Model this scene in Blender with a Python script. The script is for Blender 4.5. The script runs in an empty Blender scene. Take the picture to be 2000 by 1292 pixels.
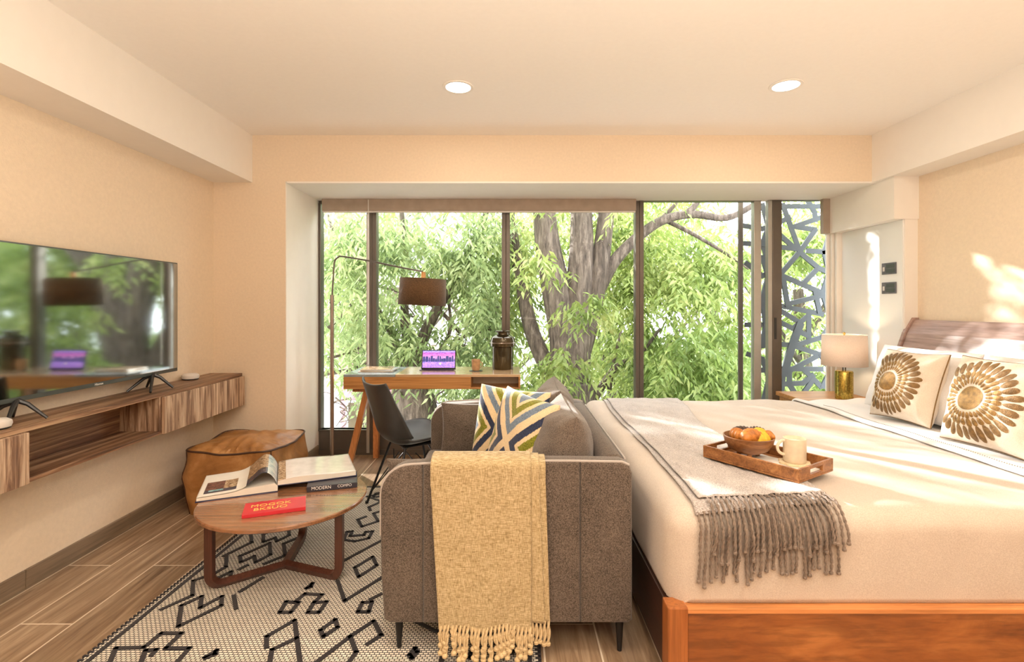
import bpy, bmesh, math, random
import numpy as np
from mathutils import Vector, Matrix, noise, Euler
R = math.radians
random.seed(7)
rng = np.random.default_rng(7)
SC = bpy.context.scene
COL = SC.collection
H0 = 1.22          # camera height
PXF = 1000.0       # focal length in pixels (2000 px wide frame)

# ------------------------------------------------------------------ camera
cam_d = bpy.data.cameras.new('camera'); cam = bpy.data.objects.new('camera', cam_d); COL.objects.link(cam)
cam.location = (0, 0, H0); cam.rotation_euler = (R(90), 0, 0)
cam_d.sensor_width = 36; cam_d.lens = 18; cam_d.shift_y = -49/2000; cam_d.clip_start = .02; cam_d.clip_end = 300
SC.camera = cam
SC.view_settings.view_transform = 'Standard'; SC.view_settings.look = 'None'
SC.view_settings.gamma = 1; SC.view_settings.use_curve_mapping = False
SC.view_settings.exposure = 0.52
SC.cycles.use_denoising = True
SC.cycles.max_bounces = 10; SC.cycles.diffuse_bounces = 5; SC.cycles.glossy_bounces = 4
SC.cycles.transmission_bounces = 6; SC.cycles.transparent_max_bounces = 12
SC.cycles.sample_clamp_indirect = 6; SC.cycles.caustics_reflective = False; SC.cycles.caustics_refractive = False

# ------------------------------------------------------------------ world, sun
W = bpy.data.worlds.new('sky'); SC.world = W; W.use_nodes = True
bg = W.node_tree.nodes['Background']; bg.inputs[0].default_value = (.93, .96, 1, 1); bg.inputs[1].default_value = 5.0
sun_d = bpy.data.lights.new('sun', 'SUN'); sun = bpy.data.objects.new('sun', sun_d); COL.objects.link(sun)
sun_d.energy = 13; sun_d.angle = R(1.0); sun_d.color = (1, .96, .90)
sun.rotation_euler = Vector((-.80, 1, .44)).to_track_quat('Z', 'Y').to_euler()
sun.location = (-6, 8, 6)

# ------------------------------------------------------------------ tagging
def tag(o, label=None, cat=None, group=None, kind=None):
    if label: o['label'] = label
    if cat: o['category'] = cat
    if group: o['group'] = group
    if kind: o['kind'] = kind
    return o
def thing(name, loc, label, cat, group=None, kind=None):
    o = bpy.data.objects.new(name, None); COL.objects.link(o); o.location = loc; o.empty_display_size = .1
    return tag(o, label, cat, group, kind)
def root_loc(p):
    while p.parent: p = p.parent
    return Vector(p.location)
def kids(o): return [c for c in o.children]
def copy_tree(o, parent=None):
    ch = kids(o)
    c = o.copy(); COL.objects.link(c)
    if parent: c.parent = parent
    for k in ch: copy_tree(k, c)
    return c

# ------------------------------------------------------------------ mesh builder
class MB:
    def __init__(s, xf=None): s.v = []; s.f = []; s.m = []; s.xf = xf
    def add(s, vs, fs, mi=0, M=None):
        n = len(s.v)
        for p in vs:
            p = Vector(p)
            if M is not None: p = M @ p
            if s.xf is not None: p = s.xf @ p
            s.v.append(p)
        for f in fs: s.f.append([i+n for i in f]); s.m.append(mi)
        return s
    def bm(s, b, mi=0, M=None):
        b.verts.index_update()
        s.add([v.co.copy() for v in b.verts], [[v.index for v in f.verts] for f in b.faces], mi, M); b.free(); return s
    def box(s, lo, hi, bev=0, seg=2, mi=0, M=None):
        lo = Vector(lo); hi = Vector(hi); c = (lo+hi)/2; d = hi-lo
        b = bmesh.new(); bmesh.ops.create_cube(b, size=1)
        for v in b.verts: v.co = Vector((v.co.x*d.x, v.co.y*d.y, v.co.z*d.z))+c
        if bev: bmesh.ops.bevel(b, geom=b.edges[:], offset=bev, segments=seg, profile=.5, affect='EDGES')
        return s.bm(b, mi, M)
    def prism(s, pts, y0, y1, bev=0, seg=2, mi=0, axis='Y', M=None):
        # outline pts in (x,z) extruded along Y (or (x,y) along Z, (y,z) along X)
        b = bmesh.new()
        def P(p, t):
            return (p[0], t, p[1]) if axis == 'Y' else ((p[0], p[1], t) if axis == 'Z' else (t, p[0], p[1]))
        A = [b.verts.new(P(p, y0)) for p in pts]; B = [b.verts.new(P(p, y1)) for p in pts]
        f0 = b.faces.new(A); f1 = b.faces.new(B[::-1]); n = len(pts)
        for i in range(n): b.faces.new((A[i], B[i], B[(i+1) % n], A[(i+1) % n]))
        bmesh.ops.recalc_face_normals(b, faces=b.faces[:])
        if bev:
            es = [e for e in b.edges if (f0 in e.link_faces or f1 in e.link_faces)]
            bmesh.ops.bevel(b, geom=es, offset=bev, segments=seg, profile=.5, affect='EDGES')
        return s.bm(b, mi, M)
    def tube(s, path, r, n=8, mi=0, cap=True, M=None, sq=None, closed=False):
        path = [Vector(p) for p in path]; k = len(path)
        rr = r if isinstance(r, (list, tuple)) else [r]*k
        vs = []; prev = None
        for i, p in enumerate(path):
            if closed: t = path[(i+1) % k]-path[i-1]
            else: t = path[min(i+1, k-1)]-path[max(i-1, 0)]
            t.normalize()
            if prev is None:
                up = Vector((0, 0, 1)) if abs(t.z) < .9 else Vector((0, 1, 0))
                a = t.cross(up).normalized()
            else:
                a = (prev - t*prev.dot(t)).normalized()
            prev = a; b_ = t.cross(a)
            for j in range(n):
                th = 2*math.pi*j/n
                if sq:   # rectangular bar, sq = (half width along a, half along b)
                    cx, cy = [(1, 1), (-1, 1), (-1, -1), (1, -1)][j]
                    vs.append(p + a*cx*sq[0] + b_*cy*sq[1])
                else: vs.append(p + (a*math.cos(th)+b_*math.sin(th))*rr[i])
        fs = []
        for i in range(k if closed else k-1):
            for j in range(n):
                fs.append([i*n+j, i*n+(j+1) % n, ((i+1) % k)*n+(j+1) % n, ((i+1) % k)*n+j])
        if cap and not closed: fs.append(list(range(n))[::-1]); fs.append([(k-1)*n+j for j in range(n)])
        return s.add(vs, fs, mi, M)
    def lathe(s, prof, c=(0, 0, 0), n=32, mi=0, M=None):
        vs = []; c = Vector(c)
        for r, z in prof:
            for j in range(n):
                th = 2*math.pi*j/n; vs.append(c+Vector((r*math.cos(th), r*math.sin(th), z)))
        fs = []
        for i in range(len(prof)-1):
            for j in range(n): fs.append([i*n+j, i*n+(j+1) % n, (i+1)*n+(j+1) % n, (i+1)*n+j])
        if prof[0] == prof[-1]: return s.add(vs, fs, mi, M)
        if prof[0][0] > 1e-5: fs.append(list(range(n))[::-1])
        if prof[-1][0] > 1e-5: fs.append([(len(prof)-1)*n+j for j in range(n)])
        return s.add(vs, fs, mi, M)
    def grid(s, fn, nu, nv, mi=0, mf=None, flip=False):
        vs = [fn(i/nu, j/nv) for i in range(nu+1) for j in range(nv+1)]
        n0 = len(s.f)
        fs = []
        for i in range(nu):
            for j in range(nv):
                q = [i*(nv+1)+j, (i+1)*(nv+1)+j, (i+1)*(nv+1)+j+1, i*(nv+1)+j+1]
                fs.append(q[::-1] if flip else q)
        s.add(vs, fs, mi)
        if mf:
            k = n0
            for i in range(nu):
                for j in range(nv): s.m[k] = mf((i+.5)/nu, (j+.5)/nv); k += 1
        return s
    def build(s, name, mats, parent=None, smooth=40, recalc=True, origin=None):
        me = bpy.data.meshes.new(name)
        if not isinstance(mats, (list, tuple)): mats = [mats]
        if parent is not None: o0 = root_loc(parent)
        elif origin is not None: o0 = Vector(origin)
        else:
            a = np.array([tuple(v) for v in s.v]); lo = a.min(0); hi = a.max(0)
            o0 = Vector(((lo[0]+hi[0])/2, (lo[1]+hi[1])/2, lo[2]))
        me.from_pydata([tuple(v-o0) for v in s.v], [], s.f)
        for m in mats: me.materials.append(m)
        if len(mats) > 1: me.polygons.foreach_set('material_index', s.m)
        if recalc:
            b = bmesh.new(); b.from_mesh(me); bmesh.ops.remove_doubles(b, verts=b.verts[:], dist=1e-6)
            bmesh.ops.recalc_face_normals(b, faces=b.faces[:]); b.to_mesh(me); b.free()
        if smooth:
            me.polygons.foreach_set('use_smooth', [True]*len(me.polygons))
            me.set_sharp_from_angle(angle=R(smooth))
        me.update()
        o = bpy.data.objects.new(name, me); COL.objects.link(o)
        if parent is not None: o.parent = parent
        else: o.location = o0
        return o
def frame(o, x, y, z):   # matrix with axes x,y,z at o
    m = Matrix.Identity(4)
    for i, a in enumerate((x, y, z)):
        a = Vector(a).normalized()
        for k in range(3): m[k][i] = a[k]
    for k in range(3): m[k][3] = o[k]
    return m
def rz(a, c=(0, 0, 0)): return Matrix.Translation(c) @ Matrix.Rotation(a, 4, 'Z')
def solid(o, t, off=-1):
    m = o.modifiers.new('thickness', 'SOLIDIFY'); m.thickness = t; m.offset = off; return o
def text(name, body, size, M, mat, parent, ext=.0004, align='CENTER'):
    c = bpy.data.curves.new(name, 'FONT'); c.body = body; c.size = size; c.extrude = ext
    c.align_x = align; c.align_y = 'CENTER'; c.materials.append(mat)
    tmp = bpy.data.objects.new(name, c); COL.objects.link(tmp); bpy.context.view_layer.update()
    me = bpy.data.meshes.new_from_object(tmp.evaluated_get(bpy.context.evaluated_depsgraph_get()))
    bpy.data.objects.remove(tmp); bpy.data.curves.remove(c); me.name = name
    o = bpy.data.objects.new(name, me); COL.objects.link(o); o.parent = parent
    o.matrix_local = Matrix.Translation(-root_loc(parent)) @ M
    return o
def catmull(pts, k=6):
    pts = [Vector(p) for p in pts]; out = []
    for i in range(len(pts)-1):
        p0 = pts[max(i-1, 0)]; p1 = pts[i]; p2 = pts[i+1]; p3 = pts[min(i+2, len(pts)-1)]
        for j in range(k):
            t = j/k
            out.append(.5*((2*p1)+(-p0+p2)*t+(2*p0-5*p1+4*p2-p3)*t*t+(-p0+3*p1-3*p2+p3)*t**3))
    out.append(pts[-1]); return out
def px(x, y, d): return Vector(((x-1000)/PXF*d, d, H0-(y-597)/PXF*d))
def fl(x, y, z=0):
    d = (H0-z)*PXF/(y-597); return Vector(((x-1000)/PXF*d, d, z))

# ------------------------------------------------------------------ materials
class N:
    def __init__(s, name):
        s.m = bpy.data.materials.new(name); s.m.use_nodes = True; s.t = s.m.node_tree; s.b = s.t.nodes['Principled BSDF']
        s.out = s.t.nodes['Material Output']; s._c = None
    def n(s, kind, **kw):
        x = s.t.nodes.new(kind)
        for k, v in kw.items(): setattr(x, k, v)
        return x
    def l(s, a, b): s.t.links.new(a, b)
    def coord(s, scale=(1, 1, 1), rot=(0, 0, 0)):
        tc = s.n('ShaderNodeTexCoord'); mp = s.n('ShaderNodeMapping'); mp.inputs['Scale'].default_value = scale
        mp.inputs['Rotation'].default_value = rot; s.l(tc.outputs['Object'], mp.inputs['Vector']); return mp.outputs[0]
    def noise(s, vec, scale, detail=3, rough=.5, dist=0):
        x = s.n('ShaderNodeTexNoise'); x.inputs['Scale'].default_value = scale; x.inputs['Detail'].default_value = detail
        x.inputs['Roughness'].default_value = rough; x.inputs['Distortion'].default_value = dist
        if vec is not None: s.l(vec, x.inputs['Vector'])
        return x.outputs['Fac']
    def ramp(s, fac, stops):
        x = s.n('ShaderNodeValToRGB'); e = x.color_ramp.elements
        while len(e) < len(stops): e.new(.5)
        for i, (p, c) in enumerate(stops): e[i].position = p; e[i].color = (*c, 1)
        s.l(fac, x.inputs[0]); return x.outputs[0]
    def mix(s, fac, a, b, mode='MIX'):
        x = s.n('ShaderNodeMix', data_type='RGBA', blend_type=mode)
        if isinstance(fac, (int, float)): x.inputs[0].default_value = fac
        else: s.l(fac, x.inputs[0])
        for i, c in ((6, a), (7, b)):
            if isinstance(c, tuple): x.inputs[i].default_value = (*c, 1)
            else: s.l(c, x.inputs[i])
        return x.outputs[2]
    def bump(s, fac, strength=.3, dist=.01):
        x = s.n('ShaderNodeBump'); x.inputs['Strength'].default_value = strength; x.inputs['Distance'].default_value = dist
        s.l(fac, x.inputs['Height']); s.l(x.outputs[0], s.b.inputs['Normal']); return x
    def set(s, col=None, rough=None, metal=None, ior=None, **kw):
        if col is not None:
            if isinstance(col, tuple): s.b.inputs['Base Color'].default_value = (*col, 1)
            else: s.l(col, s.b.inputs['Base Color'])
        if rough is not None: s.b.inputs['Roughness'].default_value = rough
        if metal is not None: s.b.inputs['Metallic'].default_value = metal
        if ior is not None: s.b.inputs['IOR'].default_value = ior
        for k, v in kw.items():
            i = s.b.inputs[k.replace('_', ' ')]; i.default_value = v
        return s
def plain(name, col, rough=.5, metal=0, var=.08, vs=14, bump=0, bs=200, **kw):
    m = N(name); v = m.coord()
    dark = tuple(c*(1-var) for c in col); lite = tuple(min(1, c*(1+var)) for c in col)
    m.set(m.ramp(m.noise(v, vs, 4), [(.3, dark), (.7, lite)]), rough, metal, **kw)
    if bump: m.bump(m.noise(v, bs, 3), bump, .004)
    return m.m
def fabric(name, c1, c2, scale=420, rough=.95, bump=.5, weave=True, big=.12):
    m = N(name); v = m.coord()
    n1 = m.noise(v, scale, 2, .6)
    col = m.ramp(n1, [(.32, c1), (.68, c2)])
    if big:
        col = m.mix(big, col, m.ramp(m.noise(v, 9, 3), [(.3, tuple(c*.5 for c in c1)), (.7, tuple(min(1, c*1.4) for c in c2))]))
    m.set(col, rough, 0); m.b.inputs['Sheen Weight'].default_value = .25
    m.b.inputs['Specular IOR Level'].default_value = .2
    m.bump(n1, bump, .002); return m.m
def wood(name, stops, axis='X', freq=22, stretch=.06, rough=.4, bump=.12, dist=1.2, coat=0):
    m = N(name); sc = [freq]*3; sc['XYZ'.index(axis)] = freq*stretch
    v = m.coord(tuple(sc)); f = m.noise(v, 1, 7, .62, dist)
    sc2 = [freq*7]*3; sc2['XYZ'.index(axis)] = freq*stretch*3
    f2 = m.noise(m.coord(tuple(sc2)), 1, 3, .6)
    col = m.ramp(f, stops); dk = tuple(c*.55 for c in stops[0][1])
    fine = m.ramp(f2, [(.35, (0, 0, 0)), (.55, (1, 1, 1))])
    x = m.n('ShaderNodeMix', data_type='RGBA', blend_type='MULTIPLY'); x.inputs[0].default_value = .28
    m.l(col, x.inputs[6]); m.l(fine, x.inputs[7])
    m.set(x.outputs[2], rough); m.b.inputs['Coat Weight'].default_value = coat; m.b.inputs['Coat Roughness'].default_value = .2
    m.bump(f2, bump, .002); return m.m
WAL = [(.25, (.10, .045, .022)), (.5, (.26, .12, .06)), (.72, (.40, .20, .105))]
M = {}
M['wall'] = plain('wall_paint', (.80, .67, .51), .85, var=.035, vs=60, bump=.35, bs=260)
M['ceil'] = plain('ceiling_paint', (.91, .87, .81), .9, var=.01, vs=40, bump=.15, bs=300)
M['white'] = plain('white_paint', (.86, .82, .76), .8, var=.01, bump=.1, bs=240)
M['gloss_white'] = plain('white_lacquer_panel', (.84, .85, .84), .22, var=.012, vs=2)
M['trimwood'] = wood('tile_skirting', [(.25, (.16, .115, .075)), (.6, (.26, .19, .125)), (.8, (.33, .25, .17))], 'Y', 16, .08, .45)
M['frame'] = plain('bronze_aluminium', (.13, .112, .095), .38, .55, var=.05)
M['frame_l'] = plain('pale_aluminium', (.42, .41, .38), .35, .6, var=.04)
M['gasket'] = plain('black_gasket', (.02, .02, .02), .5)
M['walnut_y'] = wood('striped_walnut_y', [(.34, (.045, .02, .012)), (.45, (.17, .08, .042)), (.53, (.30, .165, .09)), (.66, (.50, .33, .20))], 'Y', 26, .035, .42)
M['walnut_z'] = wood('striped_walnut_z', [(.32, (.09, .045, .028)), (.44, (.27, .155, .095)), (.53, (.50, .34, .225)), (.66, (.70, .54, .39))], 'Z', 34, .06, .45)
M['table'] = wood('walnut_veneer', [(.25, (.16, .065, .03)), (.5, (.33, .15, .07)), (.75, (.46, .23, .115))], 'X', 16, .09, .14, coat=1)
M['tableleg'] = wood('dark_walnut', [(.25, (.055, .02, .014)), (.6, (.12, .045, .028)), (.8, (.17, .07, .042))], 'Z', 20, .08, .35)
M['teak'] = wood('teak', [(.25, (.28, .11, .03)), (.5, (.50, .23, .07)), (.75, (.66, .35, .13))], 'X', 20, .05, .35)
M['teak_leg'] = wood('teak_leg', [(.25, (.36, .13, .04)), (.6, (.56, .23, .08)), (.8, (.66, .32, .13))], 'Z', 20, .06, .35)
M['teak_pale'] = wood('teak_gloss_top', [(.25, (.45, .28, .14)), (.5, (.60, .40, .22)), (.75, (.70, .50, .32))], 'X', 14, .06, .15, coat=.6)  # glossy teak, its pale reflection also put into the colour
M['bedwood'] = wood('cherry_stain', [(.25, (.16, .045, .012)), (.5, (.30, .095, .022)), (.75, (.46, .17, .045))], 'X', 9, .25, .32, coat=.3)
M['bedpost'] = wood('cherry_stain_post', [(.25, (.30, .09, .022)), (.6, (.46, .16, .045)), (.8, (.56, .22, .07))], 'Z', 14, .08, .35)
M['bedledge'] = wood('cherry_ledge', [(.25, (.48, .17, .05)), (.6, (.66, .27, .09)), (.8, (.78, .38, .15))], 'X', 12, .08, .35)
M['darkwood'] = wood('dark_stain', [(.25, (.03, .014, .01)), (.6, (.06, .025, .016)), (.8, (.09, .035, .02))], 'Y', 14, .1, .4)
M['headwood'] = wood('lit_mauve_oak', [(.25, (.26, .16, .135)), (.5, (.38, .255, .22)), (.75, (.50, .36, .31))], 'Y', 12, .12, .4)  # mauve-brown wood with the wash of light mixed into its colour
M['acacia'] = wood('acacia', [(.25, (.10, .035, .012)), (.5, (.30, .12, .035)), (.75, (.48, .23, .08))], 'X', 30, .2, .38)
M['sofa'] = fabric('sofa_tweed', (.030, .022, .017), (.185, .145, .115), 300)
M['sofa_c'] = fabric('cushion_tweed', (.055, .042, .034), (.235, .19, .155), 320)
M['pipe'] = plain('grey_piping', (.42, .38, .35), .7)
M['blackmetal'] = plain('black_metal', (.015, .014, .014), .4, .3)
M['chair'] = plain('black_leather_shell', (.035, .034, .033), .42, var=.25, vs=12, bump=.15, bs=300)
M['wire'] = plain('black_wire', (.02, .02, .022), .35, .5)
def linen(name, stops, a=(800, 800, 60), b_=(60, 60, 800), rough=.95):
    m = N(name); f1 = m.noise(m.coord(a), 1, 3, .6); f2 = m.noise(m.coord(b_), 1, 3, .6)
    mt = m.n('ShaderNodeMath', operation='ADD'); m.l(f1, mt.inputs[0]); m.l(f2, mt.inputs[1])
    m2 = m.n('ShaderNodeMath', operation='MULTIPLY'); m.l(mt.outputs[0], m2.inputs[0]); m2.inputs[1].default_value = .5
    m.set(m.ramp(m2.outputs[0], stops), rough); m.b.inputs['Sheen Weight'].default_value = .2; m.bump(m2.outputs[0], .8, .003); return m.m
M['mustard'] = linen('mustard_linen', [(.36, (.20, .135, .05)), (.48, (.42, .31, .15)), (.60, (.68, .55, .34))])
M['mustard_t'] = plain('mustard_yarn', (.58, .44, .25), .95, var=.18, vs=90)
M['greythrow'] = fabric('grey_herringbone', (.22, .19, .175), (.66, .60, .565), 250, bump=.8)
M['greyyarn'] = plain('taupe_yarn', (.22, .17, .135), .95, var=.25, vs=120)
M['linen'] = fabric('cream_linen', (.49, .41, .34), (.61, .53, .45), 300, bump=.25, big=.05)
M['sheet'] = fabric('white_cotton', (.70, .67, .65), (.78, .75, .73), 250, bump=.15, big=.03)
M['canvas'] = fabric('cream_canvas', (.58, .49, .39), (.70, .61, .50), 350, bump=.3, big=.05)
M['gold'] = plain('gold_thread', (.27, .155, .045), .55, .3, var=.35, vs=60, bump=.5, bs=300)
M['goldd'] = plain('antique_gold_thread', (.19, .105, .032), .5, .3, var=.3, vs=60, bump=.5, bs=300)
M['navy'] = fabric('navy_velvet', (.012, .018, .05), (.04, .055, .11), 200, big=0)
M['slate'] = fabric('slate_velvet', (.10, .15, .22), (.24, .31, .40), 200, big=0)
M['olive'] = fabric('olive_velvet', (.12, .13, .01), (.30, .30, .03), 200, big=0)
M['sand'] = fabric('sand_wool', (.66, .50, .29), (.84, .68, .44), 300, big=0)
M['black'] = plain('black_plastic', (.02, .021, .023), .3)
M['bezel'] = plain('grey_bezel', (.10, .12, .115), .3, .4)
M['steel'] = plain('brushed_steel', (.33, .28, .24), .3, .85)
M['steel_d'] = plain('dark_steel', (.16, .14, .125), .35, .7)
M['brown_lin'] = fabric('brown_linen_shade', (.05, .028, .012), (.17, .095, .045), 240, big=.1)
M['ivory'] = plain('ivory_ceramic', (.72, .62, .47), .4, var=.12, vs=25)
M['cork'] = plain('tan_stoneware', (.46, .28, .15), .55, var=.2, vs=40)
M['bowl'] = wood('bowl_wood', [(.25, (.13, .05, .02)), (.5, (.30, .13, .05)), (.75, (.42, .21, .09))], 'X', 22, .15, .4)
M['bun'] = plain('golden_pastry', (.46, .17, .03), .45, var=.45, vs=50)
M['bun_y'] = plain('yellow_sugar_bread', (.68, .42, .03), .6, var=.25, vs=60)
M['bun_d'] = plain('dark_pastry', (.06, .03, .02), .5)
M['paper'] = plain('paper', (.82, .78, .70), .5, var=.03)
M['red'] = plain('red_cover', (.62, .03, .045), .32, var=.08)
M['yel'] = plain('yellow_print', (.80, .58, .13), .5)
M['whiteink'] = plain('white_print', (.85, .86, .84), .5)
M['blackcover'] = plain('black_cover', (.03, .03, .045), .3)
M['bluecover'] = plain('navy_cover', (.03, .035, .09), .35)
M['plastic_w'] = plain('white_speaker_fabric', (.70, .66, .62), .7)
M['brass'] = plain('brass', (.62, .42, .14), .25, .9)
M['goldglass'] = plain('mercury_gold_glass', (.40, .29, .06), .18, .75, var=.45, vs=90)
M['jar'] = plain('dark_glazed_glass', (.075, .058, .03), .08, .45, var=.2, vs=6)
M['concrete'] = plain('pale_render', (.72, .70, .66), .9)
M['pink'] = plain('pink_render', (.52, .27, .32), .9, var=.1)
M['road'] = plain('asphalt', (.25, .25, .25), .95)
M['rooft'] = plain('grey_roof', (.30, .29, .30), .8)
M['blind'] = plain('taupe_blind', (.36, .29, .23), .8)
M['ottoman_pipe'] = plain('dark_leather_piping', (.06, .025, .012), .5)

def leather():
    m = N('tan_leather'); v = m.coord()
    f = m.noise(v, 4.5, 6, .65, .6)
    col = m.ramp(f, [(.28, (.17, .065, .014)), (.5, (.36, .16, .045)), (.72, (.58, .31, .12))])
    m.set(col, .42); m.bump(m.noise(m.coord((1, 1, 1)), 60, 5, .7), .35, .004); return m.m
M['leather'] = leather()

def floor_mat():
    m = N('wood_look_planks'); v = m.coord((1, 1, 1), (0, 0, R(90)))
    bk = m.n('ShaderNodeTexBrick'); m.l(v, bk.inputs['Vector']); bk.offset = .37; bk.inputs['Scale'].default_value = 1
    bk.inputs['Brick Width'].default_value = 1.2; bk.inputs['Row Height'].default_value = .2
    bk.inputs['Mortar Size'].default_value = .0034; bk.inputs['Mortar Smooth'].default_value = .1; bk.inputs['Bias'].default_value = 0
    bk.inputs['Color1'].default_value = (.62, .62, .62, 1); bk.inputs['Color2'].default_value = (1, 1, 1, 1); bk.inputs['Mortar'].default_value = (1, 1, 1, 1)
    # shift the grain per plank
    tc = m.n('ShaderNodeTexCoord'); va = m.n('ShaderNodeVectorMath', operation='MULTIPLY_ADD')
    m.l(bk.outputs['Color'], va.inputs[0]); va.inputs[1].default_value = (23, 31, 0); m.l(tc.outputs['Object'], va.inputs[2])
    mp = m.n('ShaderNodeMapping'); mp.inputs['Scale'].default_value = (24, 1.6, 1); m.l(va.outputs[0], mp.inputs[0])
    f = m.noise(mp.outputs[0], 1, 8, .62, 1.6)
    col = m.ramp(f, [(.22, (.13, .075, .04)), (.42, (.29, .185, .11)), (.6, (.45, .315, .20)), (.8, (.66, .50, .35))])
    x = m.n('ShaderNodeMix', data_type='RGBA', blend_type='MULTIPLY'); x.inputs[0].default_value = .8
    m.l(col, x.inputs[6]); m.l(bk.outputs['Color'], x.inputs[7])
    col = m.mix(bk.outputs['Fac'], x.outputs[2], (.74, .62, .48))
    m.set(col, .28); m.bump(f, .10, .002); return m.m
M['floor'] = floor_mat()

def rug_mat():
    m = N('flat_woven_wool'); v = m.coord()
    bk = m.n('ShaderNodeTexBrick'); m.l(v, bk.inputs['Vector']); bk.offset = .5; bk.inputs['Scale'].default_value = 1
    bk.inputs['Brick Width'].default_value = .017; bk.inputs['Row Height'].default_value = .0108
    bk.inputs['Mortar Size'].default_value = .0019; bk.inputs['Mortar Smooth'].default_value = .35
    bk.inputs['Color1'].default_value = (.86, .80, .68, 1); bk.inputs['Color2'].default_value = (.74, .68, .57, 1)
    bk.inputs['Mortar'].default_value = (.035, .03, .035, 1)
    m.set(bk.outputs['Color'], .95); m.bump(bk.outputs['Fac'], -.6, .003); return m.m
M['rug'] = rug_mat()
M['rugline'] = fabric('black_wool', (.006, .005, .008), (.03, .025, .03), 260, big=0)

def leaf_mat(name, stops, tr=.45):
    m = N(name); tc = m.n('ShaderNodeTexCoord'); 
    f = m.noise(tc.outputs['Object'], 2.3, 5, .75)
    col = m.ramp(f, stops)
    m.set(col, .45); t = m.n('ShaderNodeBsdfTranslucent'); m.l(col, t.inputs[0])
    mx = m.n('ShaderNodeMixShader'); mx.inputs[0].default_value = tr
    m.l(m.b.outputs[0], mx.inputs[1]); m.l(t.outputs[0], mx.inputs[2]); m.l(mx.outputs[0], m.out.inputs[0]); return m.m
M['leaf1'] = leaf_mat('young_leaf', [(.3, (.10, .17, .04)), (.5, (.31, .40, .11)), (.68, (.60, .62, .26))], .4)
M['leaf2'] = leaf_mat('mid_leaf', [(.3, (.10, .15, .06)), (.5, (.27, .36, .14)), (.7, (.52, .57, .30))], .4)
M['leaf3'] = leaf_mat('far_leaf', [(.3, (.22, .32, .12)), (.5, (.40, .50, .22)), (.7, (.62, .68, .40))], .4)
def bark():
    m = N('bark'); f = m.noise(m.coord((22, 22, 4)), 1, 7, .7, .5)
    m.set(m.ramp(f, [(.3, (.035, .026, .02)), (.5, (.13, .10, .078)), (.7, (.29, .235, .19))]), .9); m.bump(f, .9, .03); return m.m
M['bark'] = bark()

def thin_glass(name, tint=(1, 1, 1), refl=.025, rough=0.0):
    m = N(name); t = m.n('ShaderNodeBsdfTransparent'); t.inputs[0].default_value = (*tint, 1)
    g = m.n('ShaderNodeBsdfGlossy'); g.inputs['Roughness'].default_value = rough; g.inputs[0].default_value = (1, 1, 1, 1)
    x = m.n('ShaderNodeMixShader'); lw = m.n('ShaderNodeFresnel'); lw.inputs[0].default_value = 1.0+refl*3
    m.l(lw.outputs[0], x.inputs[0]); m.l(t.outputs[0], x.inputs[1]); m.l(g.outputs[0], x.inputs[2]); m.l(x.outputs[0], m.out.inputs[0]); return m.m
M['glass'] = thin_glass('window_glass')
M['railglass'] = thin_glass('green_glass', (.96, .99, .985), .02)
def emis(name, col, st):
    m = N(name); m.set((0, 0, 0), .3); m.b.inputs['Emission Color'].default_value = (*col, 1); m.b.inputs['Emission Strength'].default_value = st; return m.m
M['lampglow'] = emis('lamp_diffuser', (1, .95, .86), 9)
def tv():
    m = N('tv_screen'); m.set((.42, .45, .46), .06, 1); return m.m
M['tv'] = tv()
def screen_art():
    m = N('tablet_screen'); tc = m.n('ShaderNodeTexCoord'); s = m.n('ShaderNodeSeparateXYZ'); m.l(tc.outputs['UV'], s.inputs[0])
    col = m.ramp(s.outputs[1], [(.0, (.42, .22, .62)), (.30, (.50, .30, .75)), (.42, (.08, .07, .28)), (.60, (.62, .35, .62)), (.72, (.80, .25, .55)), (.84, (.55, .12, .50)), (1, (.40, .45, .85))])
    f = m.noise(m.coord((60, 60, 220)), 1, 3)
    c2 = m.mix(.5, col, m.ramp(f, [(.4, (.05, .05, .30)), (.6, (.85, .55, .75))]), 'OVERLAY')
    m.set((.01, .01, .01), .15); m.l(c2, m.b.inputs['Emission Color']); m.b.inputs['Emission Strength'].default_value = 1.1; return m.m
M['tablet'] = screen_art()
M['city'] = emis('screen_skyline', (.03, .04, .22), .9)
M['sunpt'] = emis('screen_highlight', (1, .75, .4), 1.2)
def shade_mat():
    m = N('white_linen_shade'); v = m.coord(); c = m.ramp(m.noise(v, 260, 2), [(.3, (.80, .70, .62)), (.7, (.90, .82, .74))])
    m.set(c, .9); t = m.n('ShaderNodeBsdfTranslucent'); m.l(c, t.inputs[0]); x = m.n('ShaderNodeMixShader'); x.inputs[0].default_value = .35
    m.l(m.b.outputs[0], x.inputs[1]); m.l(t.outputs[0], x.inputs[2]); m.l(x.outputs[0], m.out.inputs[0]); return m.m
M['shade'] = shade_mat()
def photo(name, stops, sc=35):
    m = N(name); m.set(m.ramp(m.noise(m.coord(), sc, 6, .7), stops), .18); return m.m
M['ph_wall'] = photo('photo_stone', [(.35, (.10, .05, .03)), (.5, (.42, .28, .16)), (.65, (.75, .60, .42))], 90)
M['ph_brown'] = photo('photo_brick', [(.35, (.07, .025, .02)), (.5, (.16, .065, .05)), (.7, (.25, .13, .10))], 70)
M['ph_sky'] = photo('photo_water', [(.3, (.25, .35, .50)), (.5, (.68, .70, .74)), (.7, (.88, .86, .84))], 16)
M['ph_dark'] = photo('photo_dark', [(.35, (.012, .015, .03)), (.6, (.06, .07, .12)), (.8, (.4, .32, .25))], 40)
M['ph_teal'] = photo('photo_teal', [(.4, (.10, .30, .34)), (.6, (.35, .60, .62))], 60)
M['pageglossy'] = plain('glossy_page', (.78, .76, .74), .12, var=.10, vs=22)

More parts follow.
